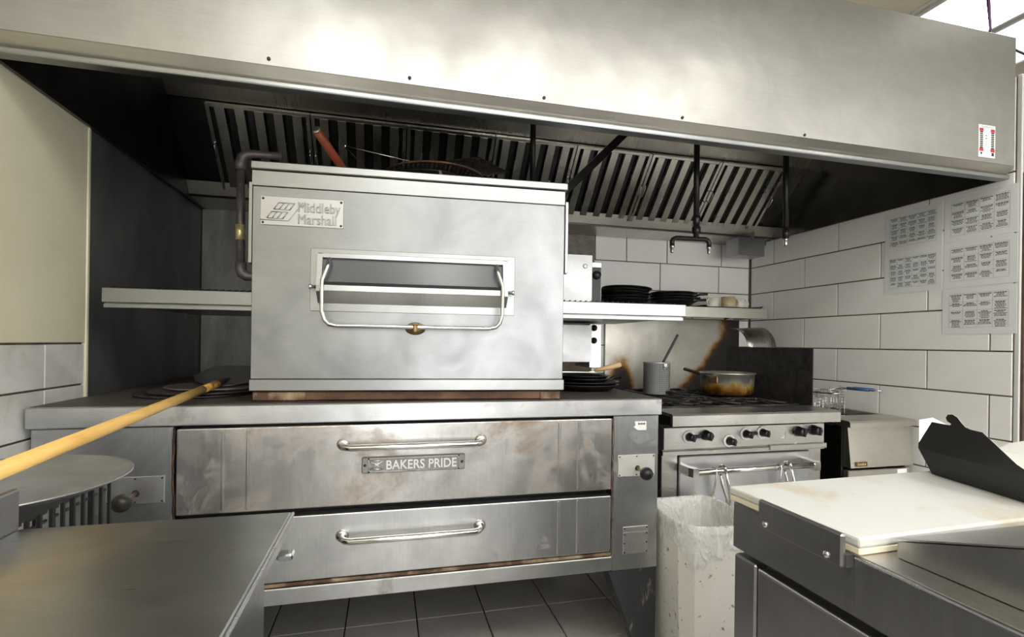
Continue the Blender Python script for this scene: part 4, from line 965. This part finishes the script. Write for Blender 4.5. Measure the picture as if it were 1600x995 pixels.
sq = MB(); n_ = Vector((0, .004, 0)); A_, B_, C_ = pk
D_ = A_ + (C_ - B_); q_ = [A_, B_, C_, D_]
for v in q_: v.z = v.z
lowz = min(v.z for v in q_); zs = TZ + .003 - lowz
A_.y, B_.y, C_.y, D_.y = 2.20, 2.30, 2.22, 2.12
if D_.z < TZ + .004: D_.z = TZ + .004
if A_.z < TZ + .004: A_.z = TZ + .004
if C_.z < TZ + .004: C_.z = TZ + .004
t = thing('square_screen', 'square mesh sheet propped up with one corner raised on the upper oven', 'mesh sheet', ((A_.x + C_.x) / 2, 2.2, TZ), 0, G)
part('border', MB().tube([A_, B_, C_, D_], .004, 6, True), 'rust_dark', t)
w_ = MB()
for i in range(1, 14):
    f_ = i / 14
    w_.tube([A_.lerp(B_, f_), D_.lerp(C_, f_)], .0016, 4); w_.tube([A_.lerp(D_, f_), B_.lerp(C_, f_)], .0016, 4)
part('mesh', w_, 'blackiron', t, kind='stuff'); part('liner', MB().sheet([[A_ + n_, B_ + n_], [D_ + n_, C_ + n_]], (0, .001, 0)), 'blackiron', t)

# ================================================================== BIN
BZ = .59
def ring(pts, z, cx, cy, s): return [((x - cx) * s + cx, (y - cy) * s + cy, z) for x, y in pts]
rim = [(1.012, 1.695), (1.008, 1.585), (1.040, 1.525), (1.10, 1.508), (1.235, 1.498), (1.275, 1.520), (1.300, 1.60), (1.315, 1.72), (1.312, 1.80), (1.285, 1.845), (1.06, 1.845), (1.02, 1.81)]
bcx, bcy = 1.16, 1.675
t = thing('waste_bin', 'dirty white plastic waste bin beside the deck oven', 'waste bin', (bcx, bcy, 0))
def shell(levels, th=None):
    mb = MB(); rs = [[mb.bm.verts.new(p) for p in ring(rim, z, bcx, bcy, s)] for z, s in levels]
    n = len(rim); fs = []
    for A, B2 in zip(rs, rs[1:]):
        for k in range(n): fs.append(mb.bm.faces.new((A[k], A[(k + 1) % n], B2[(k + 1) % n], B2[k])))
    return mb, rs, fs
mb, rs, fs = shell([(.0, .80), (.03, .82), (.50, .955), (.565, .965), (.565, .995), (BZ, 1.0), (BZ, .97), (.56, .945), (.04, .79)])
fs.append(mb.bm.faces.new(rs[0][::-1])); fs.append(mb.bm.faces.new(rs[-1]))
bmesh.ops.recalc_face_normals(mb.bm, faces=fs)
part('bin_body', mb, 'bin', t)
# clear liner folded over the rim
t2 = thing('bin_liner', 'clear plastic bag folded over the rim of the white bin', 'bin liner', (bcx, bcy, .40))
mb = MB(); n = len(rim) * 4; rs = []
def rimpt(a):
    k = int(a) % len(rim); f_ = a - int(a); p, q = Vector(rim[k]), Vector(rim[(k + 1) % len(rim)]); return p.lerp(q, f_)
levels = [(.44, .90, 0), (.545, .935, 0), (BZ + .002, .965, 0), (BZ + .006, .985, 0), (BZ + .004, 1.012, 0), (.565, 1.02, 1), (.525, 1.035, 2), (.490, 1.015, 3)]
for z_, s_, wv in levels:
    row = []
    for k in range(n):
        p = rimpt(k / 4.0); a_ = k * 1.7; sc_ = s_ + wv * .006 * math.sin(a_ * 1.3) + wv * .004 * math.sin(a_ * 2.9); dz = wv * .010 * math.sin(k * .55) + wv * .005 * math.sin(k * 2.3)
        if wv and k / 4.0 >= 1.5 and k / 4.0 < 7.5: dz -= .004 * wv
        row.append(mb.bm.verts.new(((p.x - bcx) * sc_ + bcx, (p.y - bcy) * sc_ + bcy, z_ + dz)))
    rs.append(row)
for A, B2 in zip(rs, rs[1:]):
    for k in range(n):
        f_ = mb.bm.faces.new((A[k], A[(k + 1) % n], B2[(k + 1) % n], B2[k])); f_.smooth = True
part('bag', mb, 'bag', t2)

# ================================================================== LEFT WORKTABLE, CRATES AND ROUND PAN
wt = thing('worktable', 'stainless steel worktable with raised back edge at the lower left', 'table', (-.38, .45, 0))
TX0, TX1, TY0, TY1 = -.586, -.166, -.25, 1.005
part('table_top', MB().box(TX0, TX1, TY0, TY1, .868, .900, .004, 2), 'table', wt)
part('edge_bead', MB().tube([(TX1 + .001, TY0, .8965), (TX1 + .001, TY1 - .002, .8965)], .0035, 8), 'table_edge', wt)
part('back_splash', MB().box(TX0 - .012, TX0, TY0, TY1, .868, .968, .004, 2), 'fridge', wt)
part('side_apron', MB().box(TX1 - .055, TX1 - .040, TY0 + .02, TY1 - .03, .62, .868), 'table', wt)
part('front_apron', MB().box(TX0 + .02, TX1 - .056, TY1 - .05, TY1 - .036, .62, .868), 'table', wt)
part('latch', MB().box(TX1 - .012, TX1 + .014, TY1 - .075, TY1 - .050, .838, .850, .003).box(TX1 - .040, TX1 - .012, TY1 - .070, TY1 - .055, .840, .848, .001), 'table_edge', wt)
for x in (TX0 + .05, TX1 - .066):
    for y in (TY0 + .06, TY1 - .066): part('leg', MB().box(x - .02, x + .02, y - .02, y + .02, 0, .62, .004), 'table_edge', wt)
part('under_shelf', MB().box(TX0 + .03, TX1 - .09, TY0 + .081, TY1 - .09, .25, .27), 'table', wt)
# stack of crates carrying the round pan
def crate(z0, label):
    x0, x1, y0, y1, h = -.975, -.632, 1.03, 1.40, .306
    t = thing('storage_crate', label, 'crate', ((x0 + x1) / 2, (y0 + y1) / 2, z0), 0, 'black crates stacked beside the worktable')
    b_ = MB().box(x0 + .006, x1 - .006, y0 + .006, y1 - .006, z0, z0 + .008)
    for za, zb in ((0, .03), (.135, .150), (.268, .302)):
        b_.box(x0, x1, y0, y0 + .008, z0 + za, z0 + zb).box(x0, x1, y1 - .008, y1, z0 + za, z0 + zb).box(x0, x0 + .008, y0 + .008, y1 - .008, z0 + za, z0 + zb).box(x1 - .008, x1, y0 + .008, y1 - .008, z0 + za, z0 + zb)
    part('body', b_, 'blackplastic', t)
    s_ = MB()
    for i in range(11):
        yy = y0 + .004 + i * (y1 - y0 - .016) / 10
        s_.box(x1 - .007, x1 - .001, yy, yy + .006, z0 + .03, z0 + .285); s_.box(x0 + .001, x0 + .007, yy, yy + .006, z0 + .03, z0 + .285)
        if i < 10:
            for zz in (.262, .245): s_.box(x1 - .006, x1 - .002, yy + .006, yy + .022, z0 + zz, z0 + zz + .005)
    for i in range(1, 9):
        xx = x0 + .004 + i * (x1 - x0 - .016) / 9
        s_.box(xx, xx + .006, y0 + .001, y0 + .007, z0 + .03, z0 + .285); s_.box(xx, xx + .006, y1 - .007, y1 - .001, z0 + .03, z0 + .285)
    part('lattice', s_, 'blackplastic', t, kind='stuff')
for k, nm_ in enumerate(('standing on the floor', 'in the middle of the stack', 'directly under the round pan')): crate(.001 + .307 * k, 'black plastic lattice crate ' + nm_)
pz = .001 + .307 * 3 - .004
solo('pizza_pan', MB().lathe([(0, .002), (.215, .002), (.232, .012), (.240, .013), (.240, .010), (.233, .009), (.217, -.001), (0, -.001)], (-.765, 1.20, pz + .003), (0, 0, 1), 56), 'deck_top', 'large round grey pizza pan lying on the black crate', 'pan')

# ================================================================== PREP FRIDGE, CUTTING BOARD, TAKEOUT BOX
pf = thing('prep_fridge', 'dark stainless prep fridge with sloping lid at the lower right', 'prep table', (1.2, .2, 0))
KX0, KX1, KY0, KY1, KZ = .706, 1.62, -.55, .905, .900
part('carcass', MB().box(KX0 + .03, KX1, KY0, KY1, .10, .80), 'fridge', pf)
part('apron', MB().box(KX0, KX1, KY0, KY1, .802, KZ - .004, .003), 'fridge', pf)
part('top_sheet', MB().box(KX0 + .001, KX1, KY0, KY1, KZ - .004, KZ, .001), 'fridge_top', pf)
part('front_edge', MB().tube([(KX0 - .0015, KY0, KZ - .004), (KX0 - .0015, .62, KZ - .004)], .0035, 8), 'table_edge', pf)
part('corner_stile', MB().box(KX0 + .004, KX0 + .03, .842, KY1, .10, .788, .004), 'fridge', pf)
dd = part('door', MB().box(KX0 - .006, KX0 + .026, .16, .826, .12, .790, .005, 2), 'fridge', pf)
part('door_edge', MB().tube([(KX0 - .002, .162, .788), (KX0 - .002, .824, .788)], .003, 6), 'table_edge', dd)
part('door', MB().box(KX0 - .006, KX0 + .026, -.52, .146, .12, .790, .005, 2), 'fridge', pf)
part('toe_kick', MB().box(KX0 + .06, KX1 - .02, KY0 + .02, KY1 - .03, 0, .10), 'black', pf)
br = part('board_rail', MB().box(KX0 - .024, KX0 - .014, .625, .805, .880, .932, .003).box(KX0 - .0145, KX0 - .0005, .625, .805, .880, .8995), 'fridge', pf, label='steel retaining rail of the cutting board')
for y in (.785, .652): part('screw', MB().lathe([(0, 0), (.0065, 0), (.005, .003), (0, .004)], (KX0 - .024, y, .891), (-1, 0, 0), 12), 'chrome', br)
ld = part('sloping_lid', MB().prism([(.600, KZ + .001), (.600, KZ + .024), (.02, KZ + .215), (-.10, KZ + .215), (-.10, KZ + .001)], 'x', .760, KX1 - .04), 'fridge', pf)
part('lid_top', MB().prism([(.606, KZ + .0245), (.606, KZ + .027), (.018, KZ + .219), (.018, KZ + .2165)], 'x', .757, KX1 - .04), 'fridge_top', ld)
cbx = thing('cutting_board', 'large stained white cutting board on the prep fridge', 'cutting board', (1.0, .77, KZ), math.radians(2.0))
part('board', MB().box(-.300, .56, -.145, .145, .012, .028, .004, 2), 'cutting', cbx, True)
part('worn_edge', MB().box(-.2985, .5585, -.1435, .1435, .0005, .0119, .002), 'board_edge', cbx, True)
# open black takeout box
bo = thing('takeout_box', 'open black card takeout box with white lining on the cutting board', 'takeout box', (1.232, .895, KZ + .029), math.radians(180 + 76))
TL, TW, TH_, SP = .235, .150, .056, .018    # base length (local x), width (local y), wall height, outward spread
def wallq(a, b, c, d2, th=.0008):
    n_ = ((Vector(b) - Vector(a)).cross(Vector(d2) - Vector(a))).normalized() * th
    return [a, b, c, d2], [tuple(Vector(q_) + n_) for q_ in (a, b, c, d2)]
def card(poly, inward):
    """thin card: black outside face set + white lining just inside"""
    A = [Vector(p) for p in poly]; n_ = Vector(inward).normalized() * .0009
    def slab(pts, off0, off1):
        mb = MB(); a_ = [mb.bm.verts.new(p + off0) for p in pts]; b_ = [mb.bm.verts.new(p + off1) for p in pts]; m_ = len(pts)
        fs = [mb.bm.faces.new(a_[::-1]), mb.bm.faces.new(b_)] + [mb.bm.faces.new((a_[i], a_[(i + 1) % m_], b_[(i + 1) % m_], b_[i])) for i in range(m_)]
        bmesh.ops.recalc_face_normals(mb.bm, faces=fs); return mb
    return slab(A, Vector((0, 0, 0)), n_ * .6), slab(A, n_ * .6, n_)
def add_card(nm_, poly, inward):
    o_, i_ = card(poly, inward); q_ = part(nm_, o_, 'cardblack', bo, True); part('lining', i_, 'cardwhite', q_, True)
# local axes: x along the long front side (towards the camera), y away to the right of the picture
B0 = [(0, 0, 0), (TL, 0, 0), (TL, TW, 0), (0, TW, 0)]
T0 = [(-SP, -SP, TH_), (TL + SP, -SP, TH_), (TL + SP, TW + SP, TH_), (-SP, TW + SP, TH_)]
add_card('base', B0, (0, 0, 1))
for k, inn in enumerate(((0, 1, 0), (-1, 0, 0), (0, -1, 0), (1, 0, 0))):
    k2 = (k + 1) % 4; add_card('side_wall', [B0[k], B0[k2], T0[k2], T0[k]], inn)
hk = [(-.018, 0), (-.016, .012), (.028, .072), (.075, .072), (.079, .076), (.069, .080), (.066, .088), (.072, .096), (.084, .098), (.095, .093), (.104, .082), (.112, .074), (.124, .071), (.150, .070), (.215, .018), (TL + SP, 0)]
fl_ = [(x_, -SP - .10 * z_, TH_ + z_ * .95) for x_, z_ in hk]
add_card('front_flap', fl_, (0, 1, 0))
bk = [(-.018, 0), (.0, .02), (.03, .034), (.19, .034), (.24, .02), (TL + SP, 0)]
add_card('back_flap', [(x_, TW + SP + .55 * z_, TH_ + z_ * .85) for x_, z_ in bk], (0, -1, .3))
add_card('end_flap', [(-SP - .3 * z_, y_, TH_ + z_ * .9) for y_, z_ in ((-SP, 0), (-.016, .004), (.0, .070), (.034, .076), (.075, .052), (.12, .02), (TW + SP, 0))], (1, 0, .2))
add_card('end_flap', [(TL + SP + .6 * z_, y_, TH_ + z_ * .8) for y_, z_ in ((-SP, 0), (.03, .065), (.12, .065), (TW + SP, 0))], (-1, 0, .3))
